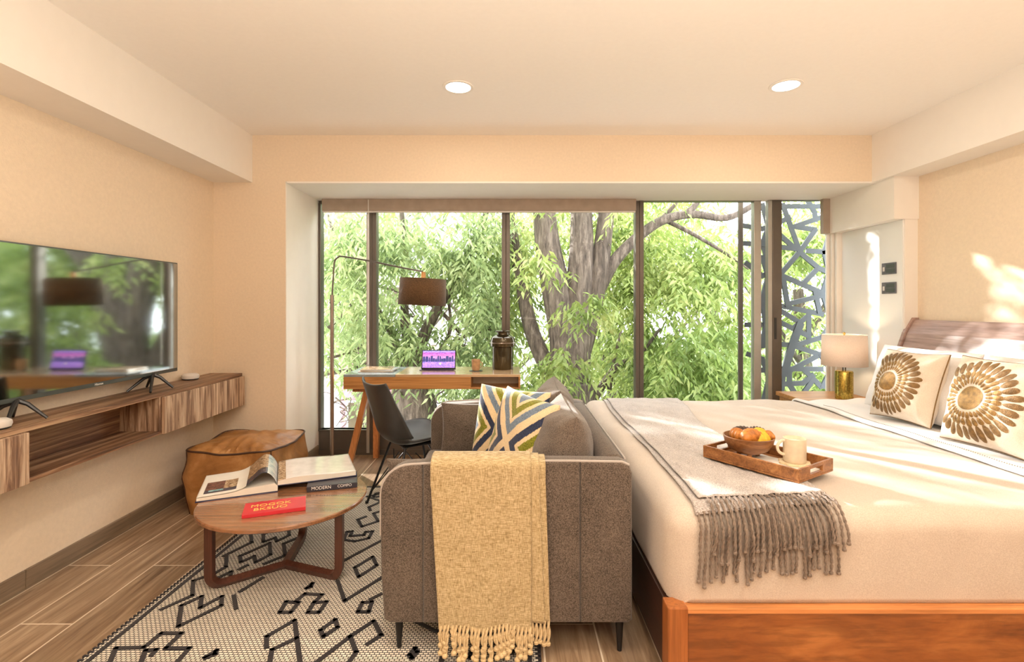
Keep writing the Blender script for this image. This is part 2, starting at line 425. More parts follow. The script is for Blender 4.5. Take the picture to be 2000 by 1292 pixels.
# ================================================================== setting
DB, DW = 3.60, 4.20            # far wall and window distances
XL, XR = -2.10, 2.727
ZC, ZB = 2.419, 2.082          # ceiling, beam underside
YB = -2.6                      # wall behind the camera
def struct(o): o['kind'] = 'structure'; return o
def slab(name, lo, hi, mat, bev=0): return struct(MB().box(lo, hi, bev).build(name, mat, smooth=0))
slab('floor', (XL-.15, YB-.15, -.12), (XR+.15, DW+.08, 0), M['floor'])
slab('ceiling', (XL-.15, YB-.15, ZC), (XR+.15, DW+.1, ZC+.15), M['ceil'])
slab('wall_left', (XL-.15, YB, 0), (XL, DB, ZC), M['wall'])
slab('wall_right', (XR, YB, 0), (XR+.15, DW+.1, ZC), M['wall'])
slab('wall_behind', (XL-.15, YB-.15, 0), (XR+.15, YB, ZC), M['walnut_z'])  # unseen; dark wood put here to cut light bouncing back into the room
JL = -1.590
bw = MB(); bw.box((XL-.15, DB, 0), (JL, DW+.1, ZC)); bw.box((JL, DB, ZB+.012), (XR+.15, DW+.1, ZC))
struct(bw.build('wall_far', M['wall'], smooth=0))
# white lining of the window bay
ln = MB(); ln.box((JL-.002, DB-.001, 0), (JL+.004, DW, ZB+.012)); ln.box((JL, DB-.001, ZB), (2.60, DW, ZB+.012))
struct(ln.build('trim_1', M['white'], smooth=0))
slab('trim_2', (XL-.01, YB, ZB+.005), (-1.825, DB+.001, ZC), M['white'])
slab('trim_3', (2.53, YB, ZB+.005), (XR+.01, DB+.001, ZC), M['white'])
# column beside the bed head: upper box, lower lacquered panel, guide strips
slab('trim_4', (2.56, 3.43, 1.803), (XR+.01, DW, ZB+.006), M['white'])
slab('trim_5', (2.64, 3.44, 0), (XR+.01, DW, 1.803), M['white'])
slab('trim_6', (2.632, 3.45, .02), (2.641, DW-.12, 1.802), M['gloss_white'])
tr = MB()
for k, (x0, y0) in enumerate(((2.600, 4.10), (2.585, 4.14), (2.565, 4.17))): tr.box((x0, y0, .01), (2.645, y0+.022, 1.803), .002)
struct(tr.build('trim_7', M['white'], smooth=0))
slab('trim_8', (2.505, 4.12, 1.803), (2.56, 4.16, ZB), M['blind'])
# skirting
bb = MB()
y = YB
k = 0
while y < DB:
    y1 = min(y+.6, DB); bb.box((XL, y+.0015, 0), (XL+.012, y1-.0015, .085), .002); y = y1
struct(bb.build('baseboard_left', M['trimwood'], smooth=0))
bb = MB(); bb.box((XL, DB-.012, 0), (JL, DB, .085), .002); bb.box((JL, DB-.01, 0), (JL+.012, DW-.02, .085), .002)
struct(bb.build('baseboard_far', M['trimwood'], smooth=0))

# ---- glazing
ZT = ZB          # top of glazing
def xw(p, d=DW): return (p-1000)/PXF*d
def window(name, x0, x1, zb, zt, fl_, fr, mat=M['frame'], extra=None):
    f = MB()
    f.box((x0, DW, 0.0), (x1, DW+.06, zb), .003); f.box((x0, DW+.0, zt), (x1, DW+.06, ZT+.01), .003)
    f.box((x0, DW-.012, zb-.012), (x1, DW+.07, zb), .003)
    f.box((x0, DW-.006, .0), (x1, DW, .045), .001)
    if fl_: f.box((x0, DW-.01, zb), (x0+fl_, DW+.07, zt), .004)
    if fr: f.box((x1-fr, DW-.01, zb), (x1, DW+.07, zt), .004)
    o = struct(f.build(name, mat, smooth=0))
    MB().box((x0+fl_*.5, DW+.028, zb-.01), (x1-fr*.5, DW+.034, zt+.01)).build('pane', M['glass'], o, smooth=0)
    return o
zb = H0-(838-597)/PXF*DW
window('window_1', JL+.004, xw(727), zb, ZT-.02, .02, .035, M['frame'])
window('window_2', xw(727), xw(988), zb, ZT-.02, .036, .034)
window('window_3', xw(988), xw(1249), zb, ZT-.02, .034, .034)
# track profile beside first post
o = struct(MB().box((xw(717), DW-.022, .02), (xw(723), DW-.008, ZT), .002).build('trim_9', M['frame_l'], smooth=0))
# fixed door leaf and sliding leaf
f = MB(); f.box((xw(1249), DW, 0), (xw(1487), DW+.06, .10), .003); f.box((xw(1249), DW, ZT-.004), (xw(1487), DW+.06, ZT+.01))
f.box((xw(1249), DW-.01, .0), (xw(1257), DW+.07, ZT), .004)
o = struct(f.build('door_1', M['frame'], smooth=0))
MB().box((xw(1473), DW+.0, .10), (xw(1487), DW+.06, ZT), .003).build('stile', M['frame_l'], o, smooth=0)
MB().box((xw(1252), DW+.028, .09), (xw(1476), DW+.034, ZT)).build('pane', M['glass'], o, smooth=0)
f = MB(); f.box((xw(1500), DW-.03, 0), (xw(1600), DW+.02, .10), .003); f.box((xw(1500), DW-.03, ZT-.004), (xw(1600), DW+.02, ZT+.01))
f.box((xw(1505), DW-.035, .0), (xw(1523), DW+.02, ZT), .004)
o = struct(f.build('door_2', M['frame'], smooth=0))
MB().box((xw(1497), DW-.03, .0), (xw(1505), DW+.02, ZT), .002).build('stile', M['frame_l'], o, smooth=0)
MB().box((xw(1508), DW-.0385, H0-(662-597)/PXF*4.16), (xw(1512.5), DW-.034, H0-(620-597)/PXF*4.16), .001).build('door_handle', M['gasket'], o, smooth=0)
MB().box((xw(1520), DW-.01, .09), (xw(1600), DW-.004, ZT)).build('pane', M['glass'], o, smooth=0)
MB().box((xw(1617), 4.06, .50), (xw(1622), 4.10, .57), .003).build('latch', M['brass'], o, smooth=0)

# roller blind
t = thing('roller_blind', ((xw(627)+xw(1245))/2, 4.13, ZB), 'rolled-up taupe roller blind in its cassette along the top of the left panes', 'blind')
MB().box((xw(628, 4.12), 4.12, H0-(411-597)/PXF*4.12), (xw(1243, 4.12), 4.185, ZB), .006).build('cassette', M['blind'], t, smooth=0)
MB().box((xw(629, 4.12), 4.13, H0-(414-597)/PXF*4.12), (xw(1242, 4.12), 4.15, H0-(411-597)/PXF*4.12), .001).build('bottom_rail', M['plastic_w'], t, smooth=0)
MB().tube([(xw(720, 4.12), 4.11, ZB-.01), (xw(720, 4.12), 4.11, .75)], .0035, 6).build('cord', M['plastic_w'], t)

# downlights
for i, (x, y_) in enumerate(((895, 169), (1535, 166))):
    d = (ZC-H0)/(597-y_)*PXF; X = (x-1000)/PXF*d
    t = thing('ceiling_light', (X, d, ZC-.006), 'round recessed white ceiling light ' + ('on the left, above the desk side of the room' if i == 0 else 'on the right, above the bed'), 'ceiling light', 'recessed ceiling lights')
    MB().lathe([(.068, 0), (.084, 0), (.086, .004), (.084, .006), (.068, .006), (.068, 0)], (X, d, ZC-.0065), 40).build('trim_ring', M['white'], t)
    MB().lathe([(.0, .001), (.067, .001), (.067, .004), (0, .004)], (X, d, ZC-.0065), 40).build('diffuser', M['lampglow'], t)
# light of the two visible ceiling lamps, plus unseen fill lights added for brightness
def area(x, y_, e, size=.35, z=ZC-.03, col=(1, .86, .70), rot=(0, 0, 0)):
    l = bpy.data.lights.new('downlight_or_fill', 'AREA'); l.shape = 'DISK'; l.size = size; l.energy = e; l.color = col
    o = bpy.data.objects.new('downlight_or_fill', l); COL.objects.link(o); o.location = (x, y_, z); o.rotation_euler = rot; return o
for x in (-.30, 1.49):
    area(x, 2.80, 3.5, .12, ZC-.012)
    area(x, .95, 9, .3)  # added overhead fill, out of view
    area(x, -.9, 5, .4)  # added overhead fill behind the camera
area(.3, -.9, 140, 1.8, 1.0, (1, .90, .79), (R(180), 0, 0))   # unseen fill added behind the camera to brighten the ceiling

# ================================================================== TV wall
XF = -1.875
t = thing('tv_cabinet', (XL, 2.4, .53), 'long wall-hung striped walnut TV cabinet with an open middle shelf', 'cabinet')
Z1, Z0 = .754, .535
y0, y1 = 1.10, 3.56
MB().box((XL+.002, y0, Z1-.02), (XF, y1, Z1), .0015).build('top_panel', M['walnut_y'], t, smooth=0)
MB().box((XL+.002, y0, Z0), (XF, y1, Z0+.018), .0015).build('bottom_panel', M['walnut_y'], t, smooth=0)
MB().box((XL+.002, y0, Z0+.018), (XL+.014, y1, Z1-.02)).build('back_panel', M['walnut_y'], t, smooth=0)
for ya, yb_ in ((y0, y0+.018), (1.955, 1.973), (2.722, 2.740), (y1-.018, y1)):
    MB().box((XL+.014, ya, Z0+.018), (XF-.001, yb_, Z1-.02), .001).build('side_panel', M['walnut_z'], t, smooth=0)
MB().box((XF-.001, y0+.001, Z0+.0), (XF+.017, 1.972, Z1-.021), .0015).build('drawer', M['walnut_z'], t, smooth=0)
MB().box((XF-.001, 2.740, Z0+.0), (XF+.017, y1, Z1-.021), .0015).build('drawer', M['walnut_z'], t, smooth=0)

t = thing('television', (-2.0, 2.5, Z1), 'large flat black television standing on the wall-hung walnut cabinet', 'television')
TX = -1.985; TY0, TY1 = 1.90, 3.04; TZ0, TZ1 = .835, 1.475
MB().box((TX-.04, TY0+.05, TZ0+.03), (TX-.008, TY1-.05, TZ1-.06), .01).build('back_housing', M['black'], t)
MB().box((TX-.014, TY0, TZ0), (TX, TY1, TZ1), .003).build('bezel', M['bezel'], t)
MB().box((TX-.001, TY0+.007, TZ0+.020), (TX+.0012, TY1-.007, TZ1-.007)).build('screen', M['tv'], t, smooth=0)
text('brand_mark', 'Hisense', .016, frame((TX+.0008, 2.46, TZ0+.010), (0, 1, 0), (0, 0, 1), (1, 0, 0)), M['whiteink'], t)
for yy in (2.06, 2.84):
    ft = MB()
    for sx, sy in ((.085, .04), (.07, -.12), (-.085, .07), (-.07, -.10)):
        ft.tube([(TX-.006, yy, TZ0+.005), (TX-.006+sx*.35, yy+sy*.35, TZ0-.012), (TX-.006+sx, yy+sy, Z1+.007)], [.011, .009, .006], 8)
    ft.build('foot', M['black'], t)

def puck(x, y_, label):
    t = thing('smart_speaker', (x, y_, Z1), label, 'speaker', 'round smart speakers on the TV cabinet')
    MB().lathe([(0, 0), (.040, 0), (.046, .004), (.046, .008)], (x, y_, Z1), 32).build('base', M['black'], t)
    MB().lathe([(.046, .008), (.050, .018), (.048, .030), (.036, .038), (0, .041)], (x, y_, Z1), 32).build('fabric_top', M['plastic_w'], t)
puck(-2.035, 3.24, 'small round pale grey speaker at the far end of the TV cabinet')
puck(-1.955, 1.935, 'small round white speaker on the TV cabinet at the left edge of the picture')

# ================================================================== leather pouf
def pouf():
    x0, x1, ya, yb_, h = -1.93, -1.385, 2.97, 3.50, .355
    t = thing('leather_pouf', ((x0+x1)/2, (ya+yb_)/2, 0), 'square tan leather pouf on the floor below the TV cabinet by the far corner', 'pouf')
    cx, cy = (x0+x1)/2, (ya+yb_)/2; wx, wy = (x1-x0)/2, (yb_-ya)/2
    def side(u, v):   # v: 0 bottom..1 seam
        a = u*2*math.pi; c, s = math.cos(a), math.sin(a); m = max(abs(c), abs(s))
        rr = (abs(c)**7+abs(s)**7)**(-1/7)
        bulge = 1+.07*math.sin(math.pi*min(1, v*1.05))-.06*(1-v)
        n = noise.noise(Vector((c*3, s*3, v*4)))*.012
        zc_ = h*v + (.018*(abs(c*s)*2)**2 if v > .9 else 0)
        return Vector((cx+c*rr*(wx*bulge+n), cy+s*rr*(wy*bulge+n), zc_))
    b = MB(); b.grid(side, 96, 14)
    b.build('body', M['leather'], t)
    def top(u, v):
        e = side(u, 1); k = 1-v
        r = 1-k
        p = Vector((cx+(e.x-cx)*r, cy+(e.y-cy)*r, 0)); a = u*2*math.pi
        z = h + .018*(abs(math.cos(a)*math.sin(a))*2)**2*r**3 + .055*(1-r**2.2)
        z += .0045*math.sin(a*44+noise.noise(Vector((math.cos(a)*2, math.sin(a)*2, r*3)))*14)*r**5*(1-r**14)*2+.010*noise.noise(Vector((p.x*22, p.y*9, 4)))*(1-r**6) + noise.noise(Vector((p.x*7, p.y*7, 1)))*.014*(1-r**4)
        p.z = z; return p
    MB().grid(top, 160, 18).build('top_cushion', M['leather'], t)
    path = [side(i/96, 1)+Vector((0, 0, .002)) for i in range(96)]
    MB().tube(path, .006, 6, closed=True).build('piping', M['ottoman_pipe'], t)
    for u in (.125, .375, .625, .875): MB().tube([side(u, v/10) for v in range(11)], .0045, 6).build('corner_seam', M['ottoman_pipe'], t)
pouf()

# ================================================================== rug
def rug():
    th = R(-1.2); C = Vector((-.70, 2.2, 0)); Mx = rz(th, C)
    x0, x1, ya, yb_ = -.765, .80, -1.2, 1.24
    b = MB(Mx); b.box((x0, ya, .001), (x1, yb_, .009), .002)
    def strip(pts, w=.017, z0=.008, z1=.0125, inv=True):
        q = []
        for p in pts:
            p = Vector(p); q.append(p)
        for a, c in zip(q[:-1], q[1:]):
            d = (c-a); L = d.length
            if L < .003: continue
            d.normalize(); n = Vector((-d.y, d.x, 0))*w/2; a2 = a-d*w*.35; c2 = c+d*w*.35
            # world coordinates -> remove transform
            vs = []
            for z in (z0, z1):
                for p in (a2-n, c2-n, c2+n, a2+n): vs.append(Vector((p.x, p.y, z)))
            fs = [(4, 5, 6, 7), (0, 1, 5, 4), (1, 2, 6, 5), (2, 3, 7, 6), (3, 0, 4, 7)]
            if inv: vs = [Mx.inverted() @ v for v in vs]
            b.add(vs, fs, 1)
    ok = lambda p: (x0+.04 < (Mx.inverted() @ p).x < x1-.01) and (ya < (Mx.inverted() @ p).y < yb_-.02)
    Z = lambda l: [fl(150+x/3.279, 940+y/3.279) for x, y in l]
    S = lambda l: [fl(720+x/2.259, 720+y/2.259) for x, y in l]
    polys = [[(1195,350),(1355,290),(1360,355),(1280,395),(1270,370),(1195,398),(1195,350)], [(940,490),(1120,400),(1115,345)],
     [(1045,490),(1235,405),(1240,480),(1145,530),(1135,490),(1050,530),(1045,490)], [(1440,360),(1325,410),(1335,485),(1200,540)],
     [(885,600),(955,560),(960,485)], [(1040,575),(1090,550)], [(900,632),(990,590),(985,612)], [(540,835),(740,745),(745,650),(880,600)],
     [(650,945),(670,810),(800,750),(790,825),(930,750),(925,810),(650,945)], [(1005,745),(1020,830)], [(1045,720),(1190,630)],
     [(1470,700),(1510,665),(1500,690),(1470,700)], [(1300,855),(1340,785),(1420,790),(1370,855),(1300,855)], [(1400,785),(1460,735),(1570,740),(1520,790)],
     [(1480,855),(1520,790),(1600,785),(1550,855),(1480,855)], [(1215,1080),(1215,1010),(1395,905),(1430,1180)], [(1235,1180),(1250,1095),(1410,1020)],
     [(1560,970),(1655,900),(1670,950),(1580,1010),(1560,970)], [(1530,1180),(1750,1010),(1790,1110),(1740,1180)], [(1750,1010),(1900,910),(1950,1000),(1860,1060)],
     [(1945,200),(1900,215),(1930,265),(1825,300),(1800,255),(1850,235)], [(1880,195),(1870,175),(1945,140)], [(1900,110),(1915,85),(1950,80),(1945,105),(1900,110)],
     [(1710,385),(1730,335),(1765,330),(1750,360),(1840,355),(1850,335),(1895,330),(1870,375),(1780,395),(1710,385)], [(1710,520),(1960,385)],
     [(1780,565),(1895,495),(1920,550),(1805,625),(1780,565)], [(1670,650),(1715,780),(1960,625)], [(1800,850),(1830,790),(1890,785),(1870,850),(1800,850)], [(1880,770),(1950,735)],
     [(210,1180),(250,1085),(430,1080),(540,990),(670,990),(570,1085),(720,1085),(640,1180)], [(410,1180),(440,1100),(510,1095),(480,1130)], [(820,1145),(895,1100),(885,1125),(820,1150)]]
    for p in polys: strip(Z(p))
    for p in [[(180,1275),(205,1245),(215,1262),(190,1290),(180,1275)], [(320,1310),(330,1240)], [(440,1285),(455,1262),(475,1262),(460,1290),(440,1285)], [(560,1290),(600,1240),(640,1262)]]: strip(S(p))
    # more of the same stepped diamonds on the hidden parts
    for cx, cy in ((-.6, 1.35), (-.1, 1.5), (-1.1, 1.3), (-.2, 3.1), (-.25, 2.5), (-1.15, 3.2), (-.75, 3.25), (-.25, 2.0)):
        for s in (.05, .12):
            strip([(cx-s*1.4, cy, 0), (cx, cy+s, 0), (cx+s*1.4, cy, 0), (cx, cy-s, 0), (cx-s*1.4, cy, 0)])
    # border bands
    for x, w in ((x0+.030, .016), (x1-.030, .016)): strip([(x, ya, 0), (x, yb_, 0)], w, inv=False)
    for y_ in (yb_-.02, ya+.02): strip([(x0, y_, 0), (x1, y_, 0)], .016, inv=False)
    y_ = ya
    while y_ < yb_:
        for x in (x0, x1): strip([(x-.007, y_, 0), (x+.007, y_, 0)], .008, .001, .011, inv=False)
        y_ += .021
    o = b.build('area_rug', [M['rug'], M['rugline']], smooth=0, recalc=False, origin=C)
    tag(o, 'cream flat-woven rug with black stepped diamond lines under coffee table and sofa', 'rug')
rug()
RZ = .0128   # top of rug

# ================================================================== coffee table
TC = Vector((-1.045, 2.365, 0)); TR = .362; TH = .344
def coffee():
    t = thing('coffee_table', (TC.x, TC.y, RZ), 'round walnut coffee table on three looped legs, standing on the rug', 'table')
    b = MB(); b.lathe([(0, TH-.022), (TR-.008, TH-.022), (TR, TH-.016), (TR, TH-.004), (TR-.004, TH), (0, TH)], TC, 96); b.build('tabletop', M['table'], t)
    for a in (218, 339, 98):
        d = Vector((math.cos(R(a)), math.sin(R(a)), 0)); L = .305; zf = RZ+.014; pts = [TC+d*L+Vector((0, 0, TH-.022))]
        r = .05
        for k in range(7):
            th = k/6*math.pi/2; pts.append(TC+d*(L-r+r*math.cos(th))+Vector((0, 0, zf+r-r*math.sin(th))))
        pts.append(TC+Vector((0, 0, zf)))
        MB().tube(pts, 1, 4, sq=(.017, .0135)).build('leg', M['tableleg'], t)
coffee()
def P2(c, ang): return frame(c, (math.cos(ang), math.sin(ang), 0), (-math.sin(ang), math.cos(ang), 0), (0, 0, 1))
def red_book():
    p = [px(474, 1008, 0)] if 0 else None
    def on(x, y_, z): dd = (H0-z)*PXF/(y_-597); return Vector(((x-1000)/PXF*dd, dd, z))
    z = TH+.016
    A, B = on(472, 1013, TH), on(597, 996, TH); D = on(474, 983, z)
    ang = math.atan2(B.y-A.y, B.x-A.x); w = (B-A).length
    h = .135
    t = thing('red_book', (A.x, A.y, TH), 'closed red book with yellow lettering at the front of the coffee table', 'book')
    Mx = P2(A, ang)
    MB(Mx).box((.003, .003, .0025), (w-.004, h-.003, .0135)).build('pages', M['paper'], t, smooth=0)
    c = MB(Mx); c.box((0, 0, 0.0005), (w, h, .003), .0008); c.box((0, 0, .013), (w, h, .016), .0008); c.box((0, -.001, .0005), (w, .003, .016), .001)
    c.build('cover', M['red'], t, smooth=0)
    up = Vector((-math.sin(ang), math.cos(ang), 0)); rt = Vector((math.cos(ang), math.sin(ang), 0))
    for i, s in enumerate(('MOGOK', 'BKSUO')):
        text('title_text', s, .042, frame(A+rt*w*.43+up*(h*.62-i*.043)+Vector((0, 0, .0165)), rt, up, (0, 0, 1)), M['yel'], t)
red_book()
BA = R(24); BX = Vector((math.cos(BA), math.sin(BA), 0)); BY = Vector((-math.sin(BA), math.cos(BA), 0)); BS = Vector((-1.105, 2.415, TH))
def black_book():
    ang = R(17)
    A = Vector((-.965, 2.405, TH)); Mx = P2(A, ang); w, h, k = .228, .17, .026
    t = thing('black_book', tuple(A), 'thick black book with white spine lettering, lying under the open book\'s right half', 'book')
    MB(Mx).box((.004, .004, .003), (w-.004, h, k-.003)).build('pages', M['paper'], t, smooth=0)
    c = MB(Mx); c.box((0, 0, .0005), (w, h, .0035), .001); c.box((0, 0, k-.0035), (w, h, k), .001); c.box((0, -.002, .0005), (w, .004, k), .0015)
    c.build('cover', M['blackcover'], t, smooth=0)
    rt = Vector((math.cos(ang), math.sin(ang), 0)); up = Vector((0, 0, 1)); n = Vector((math.sin(ang), -math.cos(ang), 0))
    text('spine_text', 'MODERN', .021, frame(A+rt*.065+n*.0022+Vector((0, 0, k*.6)), rt, up, n), M['whiteink'], t)
    text('spine_text', 'COMPO', .018, frame(A+rt*.17+n*.0022+Vector((0, 0, k*.62)), rt, up, n), M['whiteink'], t)
black_book()
def open_book():
    t = thing('open_book', tuple(BS), 'large open picture book lying across the coffee table, glossy pages turned', 'book')
    Hh = .325
    def zl(s):   # page height on left half, s 0 spine..1 edge
        return .020+.068*math.exp(-((s-.17)/.20)**2)*(1-math.exp(-s*26)) + .012*(1-s)
    def zr(s): return .038+.012*math.sin(math.pi*min(1, s*1.3))*(1-s)
    Wl, Wr = .33, .355
    def P(side, s, v, z): return BS + BX*(-Wl*s if side < 0 else Wr*s) + BY*(v*Hh) + Vector((0, 0, z))
    # covers
    c = MB(); c.grid(lambda u, v: P(-1, u*1.015, v*1.02-.01, .002+.0*u), 8, 4); o = c.build('cover', M['bluecover'], t, recalc=False); solid(o, .003, 1)
    c = MB(); c.grid(lambda u, v: P(1, u*1.015, v*1.02-.01, .0275), 8, 4); o = c.build('cover', M['bluecover'], t, recalc=False); solid(o, .003, 1)
    # page blocks
    def block(side, top, bot, W_):
        b = MB(); n = 24
        prof = [(i/n, top(i/n)) for i in range(n+1)]
        vs = []; fs = []
        for (s, z) in prof:
            for v in (0, 1): vs.append(P(side, s, v, z))
            for v in (0, 1): vs.append(P(side, s, v, bot(s)))
        for i in range(n):
            a = i*4; c_ = a+4
            fs += [(a, c_, c_+1, a+1), (a+2, a+3, c_+3, c_+2), (a, a+2, c_+2, c_), (a+1, c_+1, c_+3, a+3)]
        fs.append((n*4, n*4+1, n*4+3, n*4+2)); fs.append((0, 1, 3, 2))
        b.add(vs, fs); return b
    block(-1, lambda s: min(zl(s)-.003, .022+.02*(1-s)), lambda s: .005, Wl).build('pages', M['paper'], t)
    block(1, lambda s: zr(s)+.014-.001, lambda s: .031, Wr).build('pages', M['paper'], t)
    # top leaves with printed pictures
    b = MB()
    def mf(u, v):
        s = u
        if s < .40: return 1 if v > .30 else (3 if s > .05 else 3)
        if .58 < s < .93 and .10 < v < .62:
            if v < .22 and s > .7: return 4
            return 2 if s > .72 else 1
        return 0
    def mf2(u, v):
        if u < .40:
            if u < .14: return 5
            return 1 if v > .28 else 3
        if .54 < u < .94 and .10 < v < .60:
            if v < .25: return 4 if .7 < u < .88 and v > .16 else 3
            return 2 if u > .70 else 1
        return 0
    b.grid(lambda u, v: P(-1, u, v, zl(u)+.001), 60, 30, mf=mf2)
    o = b.build('left_page', [M['paper'], M['ph_wall'], M['ph_brown'], M['ph_dark'], M['ph_teal'], M['ph_sky']], t, recalc=False); solid(o, .0006)
    b = MB(); b.grid(lambda u, v: P(1, u, v, zr(u)+.014), 40, 20, mf=lambda u, v: 1 if u < .10 else 0)
    o = b.build('right_page', [M['pageglossy'], M['ph_wall']], t, recalc=False); solid(o, .0006)
open_book()

# ================================================================== sofa
SX0, SX1, SY0, SY1 = -.455, .416, 1.766, 2.95
def sofa():
    t = thing('sofa', ((SX0+SX1)/2, (SY0+SY1)/2, RZ), 'small brown-grey tweed sofa seen end-on, backing onto the bed', 'sofa')
    ZA, Z0_ = .682, .125
    def arm_pts():
        r = .105; p = []
        p += [(SX0+.032, Z0_), (SX0+.012, Z0_+.012), (SX0+.002, Z0_+.16), (SX0, Z0_+.30)]
        c = (SX0+r, ZA-r-.012)
        for k in range(9):
            a = math.pi-k/8*math.pi/2; p.append((c[0]+r*math.cos(a)*1.0, c[1]+r*math.sin(a)))
        p += [(-.20, ZA-.003), (0, ZA), (.2, ZA), (SX1-.035, ZA-.003), (SX1-.01, ZA-.014), (SX1, ZA-.04), (SX1, Z0_+.01), (SX1-.012, Z0_)]
        return p
    pts = arm_pts()
    def clip(pts, xa, xb):
        out = []
        n = len(pts)
        def cl(pts, keep, x):
            res = []
            for i in range(len(pts)):
                a, b = pts[i], pts[(i+1) % len(pts)]
                ia, ib = keep(a[0]), keep(b[0])
                if ia: res.append(a)
                if ia != ib:
                    s = (x-a[0])/(b[0]-a[0]); res.append((x, a[1]+s*(b[1]-a[1])))
            return res
        return cl(cl(pts, lambda v: v >= xa, xa), lambda v: v <= xb, xb)
    for ya, yb_ in ((SY0, SY0+.085), (SY1-.085, SY1)):
        b = MB()
        for xa, xb in ((-1, -.308), (-.308, .236), (.236, 1)):
            b.prism(clip(pts, xa, xb), ya, yb_, .011, 3)
        b.build('arm', M['sofa'], t, smooth=50)
        yy = ya+.004 if ya < 2 else yb_-.004
        MB().tube([(x, yy+.006, z+.001) for x, z in pts[3:-3]], .0045, 6).build('piping', M['pipe'], t)
    # back
    bk = MB()
    bk.prism([(.295, .14), (.325, .655), (.345, .682), (.385, .682), (.412, .66), (SX1-.002, .14)], SY0+.086, SY1-.086, .01, 2)
    bk.build('backrest', M['sofa'], t, smooth=50)
    MB().tube([(.409, SY0+.09, .668), (.409, SY1-.09, .668)], .004, 6).build('piping', M['pipe'], t)
    # seat
    MB().box((SX0+.03, SY0+.086, .13), (.30, SY1-.086, .30), .012, 3).build('seat_base', M['sofa'], t)
    def seat(u, v):
        x = SX0-.005+(.30-SX0)*u; y_ = SY0+.088+(SY1-SY0-.176)*v
        e = (1-abs(2*u-1)**8)*(1-abs(2*v-1)**10)
        return Vector((x, y_, .405+.028*e**.5+.012*math.sin(math.pi*u)*math.sin(math.pi*v)))
    b = MB(); b.box((SX0-.012, SY0+.09, .302), (.298, SY1-.09, .425), .03, 4)
    b.build('seat_cushion', M['sofa_c'], t)
    # legs
    for lx in (SX0+.055, SX1-.035):
        for ly in (SY0+.05, SY1-.05):
            z0 = RZ if lx < 0 else 0.0
            l = MB(); l.tube([(lx, ly, z0), (lx, ly, .124)], [.008, .016], 12)
            l.build('leg', M['blackmetal'], t)
    for ly in (SY0+.05, SY1-.05): MB().box((SX0+.05, ly-.012, .110), (SX1-.03, ly+.012, .126), .002).build('base_rail', M['blackmetal'], t, smooth=0)
sofa()

def pillow_fn(C, Rt, Up, w, h, th, pinch=.06, seed=0, wr=.006):
    Rt = Vector(Rt).normalized(); Up = Vector(Up).normalized(); Nn = Rt.cross(Up).normalized(); C = Vector(C)
    def S(u, v, side=1, off=0):
        k = 1-pinch*(1-v*v)*abs(u)**2; l = 1-pinch*(1-u*u)*abs(v)**2
        t = ((1-u*u)*(1-v*v)); t = max(t, 0)**.42
        sd = Vector((u*2.1+seed, v*2.1-seed, side*3.3))
        n = noise.noise(sd)*wr*2*t
        # creases running from corners
        cr = math.sin((abs(u)-abs(v))*14+noise.noise(sd*1.7)*4)*wr*.8*t*(u*u+v*v)*.6
        return C+Rt*(u*k*w/2)+Up*(v*l*h/2)+Nn*(side*(t*th/2+off)+n*side+cr)
    return S
def pillow(name, label, cat, C, Rt, Up, w, h, th, mat, group=None, seed=0, wr=.006, pinch=.06, n=28, seam=None, mf=None, mats=None):
    t = thing(name, tuple(C), label, cat, group)
    S = pillow_fn(C, Rt, Up, w, h, th, pinch, seed, wr)
    b = MB()
    e = lambda q: math.sin((q-.5)*math.pi)   # denser near the edges
    b.grid(lambda u, v: S(e(u), e(v), 1), n, n, mf=(lambda u, v: mf(e(u), e(v))) if mf else None)
    b.grid(lambda u, v: S(e(u), e(v), -1), n, n, mf=(lambda u, v: mf(e(u), e(v))) if mf else None)
    b.build('cover', mats or mat, t, smooth=80)
    if seam:
        ed = [(-1+2*i/24, -1) for i in range(24)]+[(1, -1+2*i/24) for i in range(24)]+[(1-2*i/24, 1) for i in range(24)]+[(-1, 1-2*i/24) for i in range(24)]
        MB().tube([S(u, v) for u, v in ed], .0035, 6, closed=True).build('piping', seam, t)
    return t, S

zS = .432
# big back cushions (thick, leaning on the backrest)
pillow('back_cushion', 'plump brown-grey back cushion nearest the camera on the sofa', 'cushion', (.195, 2.10, zS+.185), (.02, -1, 0), (.17, 0, 1), .50, .405, .25, M['sofa_c'], 'sofa back cushions', 1, .012, .05, seam=M['sofa_c'])
pillow('back_cushion', 'plump brown-grey back cushion at the far end of the sofa', 'cushion', (.195, 2.625, zS+.19), (-.03, -1, 0), (.17, 0, 1), .50, .41, .25, M['sofa_c'], 'sofa back cushions', 5, .012, .05, seam=M['sofa_c'])
# side cushions against both arms
pillow('side_cushion', 'flat brown-grey cushion leaning against the far arm of the sofa', 'cushion', (-.155, 2.775, zS+.125), (1, .03, 0), (0, .12, 1), .46, .275, .13, M['sofa'], 'sofa arm cushions', 3, .005, .05)
pillow('side_cushion', 'brown-grey cushion behind the near sofa arm, only its corner showing', 'cushion', (-.24, 1.925, zS+.10), (1, -.03, 0), (0, -.12, 1), .46, .235, .11, M['sofa'], 'sofa arm cushions', 4, .005, .05)
